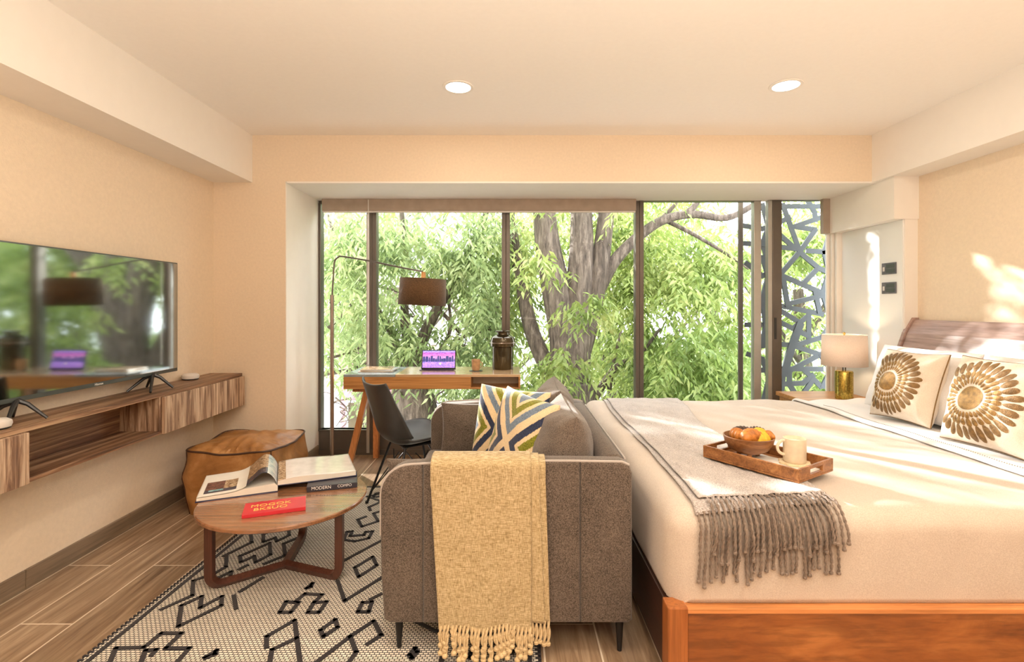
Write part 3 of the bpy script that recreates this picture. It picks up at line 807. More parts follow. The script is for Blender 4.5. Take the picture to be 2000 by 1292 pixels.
# patterned pillows
pmats = [M['sand'], M['slate'], M['navy'], M['olive']]
def zig(u, v):
    a, b = (u+v*0), v
    # concentric diamonds about the mid-points of the edges, meeting along the diagonals
    m = min(abs(abs(u)-1)+abs(v), abs(u)+abs(abs(v)-1))
    horiz = abs(abs(u)-1)+abs(v) < abs(u)+abs(abs(v)-1)
    for lim, k in ((.20, 1), (.32, 0), (.54, 3), (.66, 0), (.88, 2)):
        if m < lim: return (1 if v > 0 and not horiz else 2) if k == 2 else k
    return 0
pillow('patterned_cushion', 'cushion with cream, navy, slate and olive zigzags, front one of the two on the sofa', 'cushion', (.035, 2.20, zS+.20), (.48, -.88, -.04), (.25, .12, 1), .44, .42, .15, None, 'zigzag patterned cushions', 8, .004, .05, n=150, mf=zig, mats=pmats)
pillow('patterned_cushion', 'cushion with navy and olive zigzags, half hidden behind the other patterned one', 'cushion', (-.012, 2.47, zS+.192), (.86, -.5, -.03), (.14, .13, 1), .39, .40, .14, None, 'zigzag patterned cushions', 9, .004, .05, n=130, mf=zig, mats=pmats)

# twisted tassel
def tassel(path, r=.004, twist=70, n=6, knot=True):
    b = MB(); path = [Vector(p) for p in path]
    k = 22; L = sum((path[i+1]-path[i]).length for i in range(len(path)-1))
    dense = catmull(path, max(2, k//(len(path)-1)))
    for ph in (0, math.pi):
        q = []
        s = 0
        for i, p in enumerate(dense):
            if i: s += (p-dense[i-1]).length
            a = ph+s*twist*2; tdir = (dense[min(i+1, len(dense)-1)]-dense[max(i-1, 0)]).normalized()
            x = tdir.cross(Vector((0, 1, .1))).normalized(); y_ = tdir.cross(x)
            q.append(p+(x*math.cos(a)+y_*math.sin(a))*r*.62)
        b.tube(q, r*.72, n)
    if knot:
        c = dense[-1]; b.lathe([(0, -r*1.6), (r*1.5, -r*.7), (r*1.5, r*.7), (0, r*1.6)], c, 8)
    return b

# ================================================================== mustard throw on the near arm
def mustard():
    t = thing('mustard_throw', (-.1, SY0-.02, .68), 'mustard yellow woven throw with tassels hanging over the near sofa arm', 'throw')
    zt = .688
    def surf(off, x0, x1, x0b, x1b, zend):
        prof = [(SY0+.112+off*0.5, .54)]
        cy = SY0+.0425; r = .052+off
        prof.append((SY0+.085+.012+off, .60)); prof.append((SY0+.085+.010+off, .66))
        for k in range(7):
            a = k/6*math.pi; prof.append((cy+(.0425+.010+off)*math.cos(a), .676+ (.012+off)*math.sin(a)))
        for z in np.linspace(.64, zend, 30): prof.append((SY0-.010-off, float(z)))
        n = len(prof)
        def fn(u, v):
            j = v*(n-1); i = min(int(j), n-2); f = j-i
            y_ = prof[i][0]*(1-f)+prof[i+1][0]*f; z = prof[i][1]*(1-f)+prof[i+1][1]*f
            hang = max(0, min(1, (.64-z)/.5)) if v > .3 else 0
            x = (x0+(x1-x0)*u)*(1-hang)+(x0b+(x1b-x0b)*u)*hang
            wob = .006*math.sin(u*9+hang*3)*hang+.007*noise.noise(Vector((x*9, z*5, off*30)))*hang
            wob += .010*math.exp(-((u-.62-.12*hang)/.03)**2)*max(0, hang-.45)
            zz = z + (.006*math.sin(u*11) if v > .97 else 0)
            return Vector((x, y_-abs(wob)-.001, zz))
        return fn, prof
    layers = [(.002, -.275, .115, -.245, .130, .150), (.007, -.277, .093, -.247, .112, .146), (.013, -.278, .064, -.250, .066, .127)]
    hems = []
    b = MB()
    for off, a, c, d, e, ze in layers:
        fn, prof = surf(off, a, c, d, e, ze); b.grid(fn, 60, 70); hems.append((fn, a))
    o = b.build('cloth', M['mustard'], t, smooth=80, recalc=False); solid(o, .003, 0)
    random.seed(3)
    fn = hems[2][0]; k = 0
    for i in range(24):
        u = (i+.5)/24; p = fn(u, 1); L = random.uniform(.055, .115) if i % 2 else random.uniform(.08, .11)
        dx = random.uniform(-.012, .012)
        path = [p+Vector((0, .002, .008)), p+Vector((dx*.4, -.006, -L*.35)), p+Vector((dx+.004, -.002, -L*.7)), p+Vector((dx, -.004, -min(L, p.z-.02)))]
        q = tassel(path, .0058, 34, 7, False)
        for kk in (.35, .72, 1):
            c = path[0].lerp(path[-1], kk*.97); q.lathe([(0, -.011), (.0095, -.005), (.0105, .002), (.005, .009), (0, .011)], c, 8)
        q.build('tassel', M['mustard_t'], t)
    fn = hems[0][0]
    for i in range(5):
        u = .82+.18*(i+.5)/5; p = fn(u, 1); L = random.uniform(.05, .08)
        path = [p+Vector((0, .004, .008)), p+Vector((.002, 0, -L*.5)), p+Vector((0, 0, -L))]
        q = tassel(path, .0055, 34, 7, False); q.lathe([(0, -.010), (.009, -.004), (.009, .003), (0, .010)], path[-1], 8)
        q.build('tassel', M['mustard_t'], t)
mustard()

# ================================================================== bed
BX0, BX1, BY0, BY1, BZ = .50, 2.62, 1.62, 3.60, .568
def bed():
    t = thing('bed', (1.56, 2.6, 0), 'large cherry-stained wooden bed with a slanted mauve-brown headboard', 'bed')
    yr = 1.595
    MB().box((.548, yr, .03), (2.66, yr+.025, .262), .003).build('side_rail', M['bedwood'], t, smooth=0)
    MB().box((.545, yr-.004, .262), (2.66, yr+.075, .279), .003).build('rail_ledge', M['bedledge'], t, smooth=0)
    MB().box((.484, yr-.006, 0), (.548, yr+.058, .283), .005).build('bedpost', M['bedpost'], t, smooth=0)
    MB().box((.484, BY1-.035, 0), (.548, BY1+.03, .283), .005).build('bedpost', M['bedpost'], t, smooth=0)
    MB().box((.492, yr+.058, .05), (.517, BY1-.035, .272), .003).build('foot_rail', M['darkwood'], t, smooth=0)
    MB().box((.548, BY1-.01, .03), (2.66, BY1+.015, .272), .003).build('side_rail', M['bedwood'], t, smooth=0)
    MB().box((.517, yr+.025, .22), (2.60, BY1-.01, .26), .003).build('slat_base', M['darkwood'], t, smooth=0)
    MB().box((.545, 1.70, .262), (2.58, 3.545, .548), .045, 4).build('mattress', M['sheet'], t)
    # slanted headboard
    hb = MB(); ya, yb_ = 1.50, 3.425
    hb.prism([(2.600, .25), (2.600, .62), (2.622, .925), (2.648, .925), (2.655, .62), (2.655, .25)], ya, yb_, .003, axis='Y')
    hb = MB()
    def pr(pts, a, b, m=None, bev=.003): return MB().prism([(x, z) for x, z in pts], a, b, bev, axis='Y')
    pr([(2.585, .25), (2.588, .70), (2.600, .922), (2.628, .922), (2.63, .25)], ya, yb_).build('headboard_panel', M['headwood'], t, smooth=0)
    pr([(2.602, .926), (2.640, 1.04), (2.694, 1.128), (2.72, 1.128), (2.70, 1.05), (2.63, .926)], ya, yb_, bev=.005).build('headboard_panel', M['headwood'], t, smooth=0)
    pr([(2.570, .25), (2.574, .70), (2.588, .93), (2.628, 1.045), (2.686, 1.142), (2.724, 1.142), (2.724, 1.05), (2.66, .93), (2.65, .25)], yb_, yb_+.028, bev=.004).build('headboard_end', M['headwood'], t, smooth=0)
    for yy in (ya+.02, yb_-.06): MB().box((2.64, yy, 0), (2.70, yy+.06, .30), .004).build('leg', M['bedwood'], t, smooth=0)
bed()

RB = .075
LT = RB*math.pi/2
LMAX = LT+(BZ-RB-.281)
def bed_surf(a, b, off=0, lmax=LMAX, hemwave=True):
    """a: along X, b: along Y, both unrolled over the edges"""
    qx = max(a, BX0+RB); qy = min(max(b, BY0+RB), BY1-RB)
    dx, dy = a-qx, b-qy; L = math.hypot(dx, dy)
    if L < 1e-9: pos = Vector((qx, qy, BZ)); nr = Vector((0, 0, 1)); 
    else:
        nx, ny = dx/L, dy/L; L = min(L, lmax)
        if L < LT: ph = L/RB; pos = Vector((qx+nx*RB*math.sin(ph), qy+ny*RB*math.sin(ph), BZ-RB*(1-math.cos(ph)))); nr = Vector((nx*math.sin(ph), ny*math.sin(ph), math.cos(ph)))
        else: pos = Vector((qx+nx*RB, qy+ny*RB, BZ-RB-(L-LT))); nr = Vector((nx, ny, 0))
    w = noise.noise(Vector((pos.x*3.2, pos.y*2.3, pos.z*3)))*.010+noise.noise(Vector((pos.x*11+4, pos.y*6, pos.z*7)))*.0035
    w += .003*math.sin(pos.y*9+2.4*noise.noise(Vector((pos.x*4, pos.y*2, 0)))+pos.x*5)*(1 if nr.z > .9 else .3)
    if nr.z < .2: w = abs(w)*.5
    edge = min(1, max(0, (lmax-L)/.05)) if L > 0 else 1
    return pos+nr*(w*edge+off), nr
def bedspread():
    b = MB(); A0, A1 = BX0+RB-LMAX, 1.99; B0, B1 = BY0+RB-LMAX, BY1-RB+LMAX
    b.grid(lambda u, v: bed_surf(A0+(A1-A0)*u, B0+(B1-B0)*v)[0], 150, 170)
    o = b.build('bedspread', M['linen'], smooth=80, recalc=False); solid(o, .004, -1)
    tag(o, 'cream bedspread covering the bed and hanging down its near side', 'bedspread')
    # folded-back white sheet at the head
    b = MB()
    def fn(u, v):
        a = 1.94+(2.56-1.94)*u+.012*math.sin(v*9); bb = B0+(B1-B0)*v
        p, n = bed_surf(a, bb, .010+.012*math.exp(-((u-.03)/.05)**2)+.004*math.sin(u*16+v*3)); 
        if u < .012: p = p-n*.012
        return p
    b.grid(fn, 60, 150); o = b.build('bed_sheet', M['sheet'], smooth=80, recalc=False); solid(o, .006, -1)
    tag(o, 'white cotton sheet folded back at the head of the bed', 'sheet')
    hs = MB()
    for i in range(150):
        v = (i+.5)/150*.62+.14; p = fn(.052, v); q = fn(.058, v+.0012)
        if p.z > .5: hs.tube([p+Vector((0, 0, .003)), q+Vector((0, 0, .003))], .0018, 5)
    hs.build('hem_stitching', M['greyyarn'], o)
bedspread()

def bed_throw():
    t = thing('grey_throw', (.84, 2.6, BZ), 'grey woven throw with twisted tassels laid across the foot of the bed', 'throw')
    def edge(v):   # left / right border of the throw along the bed (v 0 = near end)
        return .585+.05*v+.012*math.sin(v*7), 1.06+.07*v-.05*math.sin(math.pi*min(1, v*1.2))+.02*math.sin(v*9)
    bn, bf = BY0+RB-LT*.52, BY1-RB+LT+.10
    def fn(u, v, off=.007):
        l, r = edge(v); a = l+(r-l)*u
        near = bn + .05*u*(1 if v < .5 else 0)
        b_ = near+(bf-near)*v
        p, n = bed_surf(a, b_, off, lmax=LMAX)
        rp = .0045*math.sin(u*34+v*5+3*noise.noise(Vector((u*3, v*6, 0))))*max(0, .9-v)+.005*noise.noise(Vector((a*14, b_*5, 2)))
        return p+n*(abs(rp)+.001)
    b = MB(); b.grid(fn, 70, 150); b.grid(lambda u, v: fn(.05+u*.95, .025+v*.97, .017), 60, 120)
    o = b.build('cloth', M['greythrow'], t, smooth=80, recalc=False); solid(o, .003, 0)
    random.seed(11)
    def fr(n, u0, u1, off, bstart, L0, L1):
        for i in range(n):
            u = u0+(u1-u0)*(i+.5)/n; l, r = edge(0); a = l+(r-l)*u; b0 = bstart(u)
            L = random.uniform(L0, L1); sway = random.uniform(-.008, .008)+.05*(u-.5)*(.3)
            pts = []
            for k in range(7):
                s = k/6*L; p, nn = bed_surf(a+sway*(k/6)**1.5, b0-s, off+.004+.003*math.sin(k*2+i), lmax=9)
                pts.append(p)
            tassel(pts, .0043, 75, 6).build('tassel', M['greyyarn'], t)
    fr(25, .0, .93, .006, lambda u: bn+.05*u+.006, .185, .225)
    fr(23, .10, 1.0, .017, lambda u: bn+.05*u+.045, .155, .19)
bed_throw()

# ---- sunburst pillows
def sunburst(C, Rt, Up, w, h, label, seed, side=1):
    t, S = pillow('sunburst_pillow', label, 'pillow', C, Rt, Up, w, h, .19, M['canvas'], 'gold sunburst pillows', seed, .011, .06, 34, seam=M['goldd'])
    if seed == 20: pass
    def decal(name, mat, shapes):
        b = MB()
        for poly in shapes:
            c = [sum(p[0] for p in poly)/len(poly), sum(p[1] for p in poly)/len(poly)]
            ok = all(abs(p[0]) < .985 and abs(p[1]) < .985 for p in poly)
            if not ok: continue
            vs = [S(c[0], c[1], side, .0042)]; n = len(poly)
            for f in (.5, 1):
                for p in poly: vs.append(S(c[0]+(p[0]-c[0])*f, c[1]+(p[1]-c[1])*f, side, .004 if f < 1 else .0012))
            fs = [(0, 1+i, 1+(i+1) % n) for i in range(n)]+[(1+i, 1+n+i, 1+n+(i+1) % n, 1+(i+1) % n) for i in range(n)]
            b.add(vs, fs)
        b.build(name, mat, t, smooth=60, recalc=False)
    uc, vc = -.20, .0
    disc = [[(uc+.27*f*math.cos(a), vc+.27*f*math.sin(a)) for a in np.linspace(0, 2*math.pi, 40, endpoint=False)] for f in (1,)]
    decal('sunburst_centre', M['gold'], disc)
    random.seed(seed)
    rows = [(.325, .47, 32, .034), (.46, .64, 32, .050), (.62, .95, 32, .072)]
    pet = [[], [], []]
    for ri, (r0, r1, n, hw) in enumerate(rows):
        for i in range(n):
            a = 2*math.pi*(i+.5*(ri % 2)*0)/n; hw2 = hw*random.uniform(.85, 1.1); e0 = r0+random.uniform(-.01, .01); e1 = r1+random.uniform(-.03, .03)
            poly = []
            for k in range(12):
                th = 2*math.pi*k/12; rr = (e0+e1)/2+(e1-e0)/2*math.cos(th); tt = hw2*math.sin(th)*(1+.25*math.cos(th))
                poly.append((uc+rr*math.cos(a)-tt*math.sin(a), vc+rr*math.sin(a)+tt*math.cos(a)))
            pet[ri].append(poly)
    decal('petal_ring', M['gold'], pet[0]); decal('petal_ring', M['gold'], pet[1]); decal('petal_ring', M['goldd'], pet[2])
    return t
sunburst((2.165, 2.80, BZ+.028+.185), (.14, -1, 0), (.30, .03, 1), .37, .39, 'cream pillow with a gold sunburst, the far one nearer the lamp', 20)
sunburst((2.150, 2.265, BZ+.028+.185), (.05, -1, 0), (.28, .0, 1), .45, .41, 'cream pillow with a gold sunburst, the near one at the right edge', 21)
pillow('bed_pillow', 'white bed pillow at the far side, leaning on the headboard behind the sunburst pillow', 'pillow', (2.40, 3.03, BZ+.20), (.02, -1, 0), (.34, 0, 1), .70, .42, .17, M['sheet'], 'white bed pillows', 30, .010, .04)
pillow('bed_pillow', 'white bed pillow at the near side, leaning on the headboard, running out of the picture', 'pillow', (2.40, 2.28, BZ+.20), (-.02, -1, 0), (.34, 0, 1), .74, .42, .17, M['sheet'], 'white bed pillows', 31, .010, .04)
pillow('bed_pillow', 'white pillow standing between the sunburst pillow and the far bed pillow', 'pillow', (2.275, 2.74, BZ+.205), (.05, -1, 0), (.32, 0, 1), .60, .38, .13, M['sheet'], 'white bed pillows', 32, .010, .04)
pillow('brown_cushion', 'brown cushion peeking out behind the near sunburst pillow at the right edge', 'cushion', (2.20, 1.93, BZ+.14), (0, -1, 0), (.2, 0, 1), .36, .25, .12, M['sofa_c'], None, 33, .005, .05)

# ---- tray and what stands on it
def tray():
    z0 = BZ+.022
    def on(x, y_, z): dd = (H0-z)*PXF/(y_-597); return Vector(((x-1000)/PXF*dd, dd, z))
    A, B, C = on(1373, 892, z0), on(1560, 945, z0), on(1648, 925, z0)
    xa = (B-A).normalized(); ya = Vector((-xa.y, xa.x, 0))
    w = (B-A).length; h = abs((C-B).dot(ya)); Mx = frame(A, xa, ya, (0, 0, 1)); hh = .050; k = .010
    t = thing('wooden_tray', tuple((A+C)/2), 'rectangular acacia wood tray with cut-out handles lying on the bed', 'tray')
    MB(Mx).box((0, 0, .001), (w, h, .009), .002).build('base', M['acacia'], t, smooth=0)
    for lo, hi in (((0, 0, .009), (w, k, hh)), ((0, h-k, .009), (w, h, hh))): MB(Mx).box(lo, hi, .002).build('side', M['acacia'], t, smooth=0)
    for x in (0, w-k):   # ends with a slot handle
        b = MB(Mx); c = h/2; s = .045
        b.box((x, k, .009), (x+k, c-s, hh), .001); b.box((x, c+s, .009), (x+k, h-k, hh), .001)
        b.box((x, c-s, .009), (x+k, c+s, .018), .001); b.box((x, c-s, .038), (x+k, c+s, hh), .001)
        b.build('handle_end', M['acacia'], t, smooth=0)
    return Mx, w, h
TM, tw, thh = tray()
zt = BZ+.022+.0095
def on(x, y_, z): dd = (H0-z)*PXF/(y_-597); return Vector(((x-1000)/PXF*dd, dd, z))
def stuff_on_tray():
    c = on(1462, 889, zt+.004)
    # napkin
    b = MB(TM); b.box((.13, .03, .0095), (.37, thh-.05, .0125), .001); tag(b.build('napkin', M['paper'], smooth=0), 'pale napkin lying flat under the bowl and mug on the tray', 'napkin')
    z = zt+.004
    t = thing('wooden_bowl', (c.x, c.y, z), 'round dark wooden bowl of pastries on three stub feet, on the tray', 'bowl')
    MB().lathe([(0, .014), (.045, .014), (.074, .030), (.092, .055), (.099, .082), (.094, .083), (.086, .056), (.066, .034), (0, .026)], (c.x, c.y, z), 48).build('body', M['bowl'], t)
    for a in (250, 10, 130):
        MB().tube([(c.x+.04*math.cos(R(a)), c.y+.04*math.sin(R(a)), z), (c.x+.038*math.cos(R(a)), c.y+.038*math.sin(R(a)), z+.02)], .010, 10).build('foot', M['bowl'], t)
    zb_ = z+.072
    def roll(p, ang, L, r, mat, label, name, bend=.5, ridg=7, group='pastries in the bowl', tilt=.0):
        b = MB(); n = 40
        pts = []; rr = []
        for i in range(n+1):
            s = i/n*2-1; x = L/2*s; y_ = -bend*L*(s*s)*.5
            q = Vector((x*math.cos(ang)-y_*math.sin(ang), x*math.sin(ang)+y_*math.cos(ang), tilt*x))
            pts.append(Vector(p)+q); rr.append(max(.002, r*(1-abs(s)**2.4)**.55*(1+.09*math.cos(s*ridg*math.pi))))
        b.tube(pts, rr, 16); tag(b.build(name, mat, smooth=60), label, 'pastry', group)
    roll((c.x-.050, c.y-.012, zb_+.016), R(100), .085, .026, M['bun'], 'golden croissant at the left of the wooden bowl', 'croissant')
    roll((c.x-.012, c.y-.040, zb_+.018), R(25), .095, .030, M['bun'], 'shiny golden croissant at the front of the bowl, left of the yellow bread', 'croissant')
    roll((c.x-.01, c.y+.045, zb_+.014), R(10), .10, .024, M['bun_d'], 'dark glazed pastry at the back of the bowl', 'dark_pastry', .2)
    roll((c.x+.048, c.y+.030, zb_+.016), R(-40), .08, .024, M['bun_d'], 'small dark pastry behind the yellow bread, right of the bowl', 'dark_pastry', .2)
    def shell(p, r, label, ang):
        b = MB()
        def fn(u, v):
            a = u*2*math.pi; e = v*math.pi/2; rad = r*math.cos(e)
            x, y_ = rad*math.cos(a), rad*math.sin(a)*.85
            rib = 1+.06*math.sin(x/r*16)
            return Vector(p)+Matrix.Rotation(ang, 3, 'Z') @ Matrix.Rotation(R(28), 3, 'X') @ Vector((x*rib, y_*rib, r*.72*math.sin(e)*rib))
        b.grid(fn, 48, 14); b.grid(lambda u, v: Vector(p)+Matrix.Rotation(ang, 3, 'Z') @ Matrix.Rotation(R(28), 3, 'X') @ Vector((r*math.cos(u*2*math.pi)*(1-v), .85*r*math.sin(u*2*math.pi)*(1-v), -.2*r*v)), 48, 3)
        tag(b.build('yellow_bread', M['bun_y'], smooth=70), label, 'pastry', 'pastries in the bowl')
    shell((c.x+.035, c.y-.035, zb_+.006), .038, 'ridged yellow sugar bread at the front right of the bowl', R(15))
    shell((c.x+.045, c.y+.000, zb_+.014), .036, 'ridged yellow sugar bread behind the front one in the bowl', R(40))
    roll((c.x+.076, c.y-.012, zb_+.014), R(75), .07, .018, M['bun'], 'slim golden pastry at the right rim of the bowl', 'croissant')
    # coaster + mug
    m = on(1552, 904, zt+.004); z = zt+.0045
    b = MB(); prof = []
    n = 60; vs = [Vector((m.x, m.y, z+.006))]; 
    for zz in (z, z+.006):
        for j in range(n): a = 2*math.pi*j/n; r = .056*(1+.07*math.cos(a*8)); vs.append(Vector((m.x+r*math.cos(a), m.y+r*math.sin(a), zz)))
    fs = [(0, 1+n+j, 1+n+(j+1) % n) for j in range(n)]+[(1+j, 1+(j+1) % n, 1+n+(j+1) % n, 1+n+j) for j in range(n)]+[tuple(range(n, 0, -1))]
    b.add(vs, fs); tag(b.build('coaster', M['sand'], smooth=30), 'scalloped straw coaster under the mug on the tray', 'coaster')
    z += .0065
    t = thing('mug', (m.x, m.y, z), 'tall cream glazed mug with a handle, standing on the tray', 'mug')
    MB().lathe([(0, 0), (.038, 0), (.041, .004), (.0415, .092), (.039, .093), (.038, .012), (0, .008)], (m.x, m.y, z), 40).build('body', M['ivory'], t)
    MB().lathe([(0, .078), (.0378, .078), (.0378, .0785)], (m.x, m.y, z), 32).build('drink', M['paper'], t)
    h = []
    for k in range(9):
        a = R(90+k*22.5); h.append((m.x-.038+.030*math.cos(a), m.y, z+.056+.028*math.sin(a)))
    MB().tube(h, .006, 8).build('handle', M['ivory'], t)
stuff_on_tray()

# ================================================================== nightstand and lamp
NZ = .545
t = thing('nightstand', (2.36, 3.87, 0), 'low brown wooden nightstand in the corner behind the bed, under the table lamp', 'nightstand')
MB().box((2.09, 3.64, NZ-.03), (2.62, 4.06, NZ), .003).build('top', M['teak'], t, smooth=0)
MB().box((2.11, 3.66, .16), (2.60, 4.04, NZ-.03), .003).build('body', M['teak'], t, smooth=0)
MB().box((2.13, 3.648, .36), (2.58, 3.66, .50), .002).build('drawer', M['teak_leg'], t, smooth=0)
for lx in (2.13, 2.57):
    for ly in (3.69, 4.01): MB().tube([(lx, ly, 0), (lx, ly, .16)], [.012, .018], 10).build('leg', M['teak_leg'], t)
LX, LY = 2.42, 3.73
t = thing('table_lamp', (LX, LY, NZ), 'table lamp with a gold crackled cylinder base and white drum shade on the nightstand', 'lamp')
rb = .058
MB().lathe([(0, 0), (rb, 0), (rb, .195), (rb-.004, .203), (0, .207)], (LX, LY, NZ), 48).build('base', M['goldglass'], t)
st = MB(); st.tube([(LX-.009, LY, NZ+.2), (LX-.009, LY, NZ+.25)], .004, 8); st.tube([(LX+.009, LY, NZ+.2), (LX+.009, LY, NZ+.25)], .004, 8); st.tube([(LX, LY, NZ+.25), (LX, LY, NZ+.47)], .003, 8); st.build('stem', M['blackmetal'], t)
zs = NZ+.242
sh = MB(); sh.lathe([(.146, 0), (.141, .222)], (LX, LY, zs), 56); sh.f = sh.f[:-2]; sh.m = sh.m[:-2]
o = sh.build('lamp_shade', M['shade'], t, recalc=False); solid(o, .002, 0)
MB().tube([(LX+.141*math.cos(a), LY+.141*math.sin(a), zs+.222) for a in np.linspace(0, 2*math.pi, 40, endpoint=False)], .0022, 6, closed=True).build('rim', M['white'], t)
MB().lathe([(0, 0), (.006, .002), (.004, .008), (.010, .016), (.010, .022), (0, .030)], (LX, LY, zs+.215), 16).build('finial', M['brass'], t)
MB().box((LX-.141, LY-.002, zs+.214), (LX+.141, LY+.002, zs+.217)).build('spider', M['brass'], t, smooth=0)
l = bpy.data.lights.new('table_lamp_bulb', 'POINT'); l.energy = 2.2; l.color = (1, .72, .45); l.shadow_soft_size = .03
o = bpy.data.objects.new('table_lamp_bulb', l); COL.objects.link(o); o.location = (LX, LY, zs+.12)

# switch plates on the lacquered panel
for yy, zz, lab in ((3.57, H0+.073*3.57, 'upper dark grey switch plate on the white panel above the lamp'), (3.57, H0+.035*3.57, 'lower dark grey switch plate on the white panel above the lamp')):
    t = thing('switch_plate', (2.632, yy, zz), lab, 'switch', 'dark switch plates')
    MB().box((2.626, yy-.068, zz-.040), (2.632, yy+.068, zz+.040), .002).build('plate', plain('charcoal_plate', (.13, .13, .15), .35, var=.2, vs=30), t, smooth=0)
    MB().box((2.6245, yy+.038, zz-.018), (2.6262, yy+.056, zz+.012), .0005).build('indicator', M['plastic_w'], t, smooth=0)
    MB().box((2.6245, yy-.055, zz-.030), (2.6262, yy+.025, zz-.003), .0005).build('rocker', M['bezel'], t, smooth=0)
    MB().box((2.6245, yy-.055, zz+.003), (2.6262, yy+.025, zz+.030), .0005).build('rocker', M['bezel'], t, smooth=0)

# ================================================================== desk
DZ = H0-.490
def desk():
    x0, x1, ya, yb_ = -1.205, .060, 3.66, 4.13
    t = thing('desk', ((x0+x1)/2, 3.9, 0), 'teak writing desk with splayed legs in front of the window', 'desk')
    za = DZ-.018; zb2 = DZ-.105
    xs = xw(772, ya)
    MB().box((xs, ya, za), (x1, yb_, DZ), .002).build('top', M['teak_pale'], t, smooth=0)
    MB().box((x0, ya, za), (xs-.002, yb_, DZ), .002).build('inlay_top', plain('blue_grey_laminate', (.24, .28, .30), .15, var=.08), t, smooth=0)
    nx = xw(920, ya)
    MB().box((x0, ya, zb2), (nx, ya+.018, za), .002).build('apron', M['teak'], t, smooth=0)
    MB().box((x0, yb_-.018, zb2), (x1, yb_, za), .002).build('apron', M['teak'], t, smooth=0)
    MB().box((x0, ya+.018, zb2), (x0+.018, yb_-.018, za), .002).build('side_panel', M['teak'], t, smooth=0)
    MB().box((x1-.014, ya, zb2), (x1, yb_-.018, za), .002).build('side_panel', M['teak'], t, smooth=0)
    MB().box((nx-.014, ya+.018, zb2+.012), (nx, yb_-.018, za), .002).build('divider', M['teak'], t, smooth=0)
    MB().box((x0+.018, ya+.001, zb2), (x1-.014, yb_-.018, zb2+.012), .002).build('bottom_panel', M['teak'], t, smooth=0)
    MB().box((nx, ya+.20, zb2+.012), (x1-.014, ya+.21, za), .001).build('niche_back', M['paper'], t, smooth=0)  # pale back puts the light inside the niche into its colour
    for sx, X in ((1, xw(722, 3.9)), (-1, xw(968, 3.9))):
        MB().box((X-.075, 3.72, zb2-.03), (X+.075, 4.08, zb2), .003).build('leg_bracket', M['teak_leg'], t, smooth=0)
        for fy, dx, yf in ((3.76, -.135, 3.80), (4.04, -.01, 4.13)):
            MB().tube([(X+sx*dx, yf, 0), (X+.02*sx, fy if fy < 3.9 else 4.02, zb2-.028)], 1, 4, sq=(.020, .024)).build('leg', M['teak_leg'], t, smooth=0)
desk()
# tablet
def tablet():
    c = Vector((xw(857, 3.93), 3.93, DZ)); t = thing('tablet', tuple(c), 'tablet propped on a stand on the desk, screen showing a purple city sunset', 'tablet')
    lean = R(14); w, h = .262, .152
    up = Vector((0, math.sin(lean), math.cos(lean))); rt = Vector((1, 0, 0)); n = Vector((0, -math.cos(lean), math.sin(lean)))
    Mx = frame(c+Vector((0, -.02, .004)), rt, -n, up)
    MB(Mx).box((-w/2, 0, 0), (w/2, .007, h), .003).build('case', M['black'], t)
    s = MB(Mx); s.add([(-w/2+.007, -.0007, .014), (w/2-.007, -.0007, .014), (w/2-.007, -.0007, h-.007), (-w/2+.007, -.0007, h-.007)], [(0, 1, 2, 3)])
    o = s.build('screen', M['tablet'], t, smooth=0, recalc=False); uv = o.data.uv_layers.new(name='UVMap')
    for i, q in enumerate([(0, 0), (1, 0), (1, 1), (0, 1)]): uv.data[i].uv = q
    sk = MB(Mx); random.seed(5)
    x = -w/2+.01
    while x < w/2-.02:
        ww = random.uniform(.008, .020); hh = random.uniform(.020, .048); sk.box((x, -.0013, .060), (x+ww, -.0008, .060+hh)); x += ww+random.uniform(.001, .006)
    sk.build('skyline_picture', M['city'], t, smooth=0)
    MB(Mx).lathe([(0, 0), (.008, 0), (.008, .0006), (0, .0006)], (0, 0, 0), 16, M=frame((.012, -.0016, .045), (1, 0, 0), (0, 0, 1), (0, -1, 0))).build('sun_picture', M['sunpt'], t, smooth=0)
    MB().box((c.x-.14, c.y-.055, DZ+.0005), (c.x+.12, c.y+.03, DZ+.0045), .002).build('keyboard_cover', M['blackcover'], t)
    MB().tube([(c.x, c.y+.03, DZ+.10), (c.x, c.y+.085, DZ+.005)], 1, 4, sq=(.05, .003)).build('stand', M['bezel'], t, smooth=0)
tablet()
def cup():
    c = Vector((xw(929.5, 3.86), 3.86, DZ)); tag(MB().lathe([(0, 0.0005), (.050, .0005), (.050, .004), (0, .004)], c, 28).build('coaster', M['bezel']), 'thin dark round coaster under the small cup on the desk', 'coaster')
    t = thing('cup', (c.x, c.y, DZ+.004), 'small tan stoneware cup on the desk between tablet and jar', 'cup')
    MB().lathe([(0, 0), (.026, 0), (.030, .010), (.033, .082), (.031, .083), (.027, .012), (0, .008)], (c.x, c.y, DZ+.0045), 32).build('body', M['cork'], t)
    MB().tube([(c.x+.030, c.y+.0, DZ+.07), (c.x+.048, c.y, DZ+.062), (c.x+.046, c.y, DZ+.035), (c.x+.028, c.y, DZ+.028)], .004, 8).build('handle', M['cork'], t)
cup()
def jar():
    c = Vector((xw(982, 4.0), 3.99, DZ)); t = thing('lidded_jar', tuple(c), 'large glossy dark brown jar at the right end of the desk', 'jar')
    MB().lathe([(0, 0.0005), (.078, .0005), (.082, .006), (.083, .170), (.098, .178), (.099, .215), (.090, .245), (.062, .262), (.046, .268)], c, 56).build('body', M['jar'], t)
    MB().lathe([(.046, .266), (.044, .272), (.044, .284), (.058, .286), (.060, .296), (.052, .300), (0, .300)], c, 40).build('neck', M['jar'], t)
    MB().tube([(c.x+.0985*math.cos(a), c.y+.0985*math.sin(a), DZ+.205) for a in np.linspace(0, 2*math.pi, 40, endpoint=False)], .004, 6, closed=True).build('band', M['steel'], t)
jar()
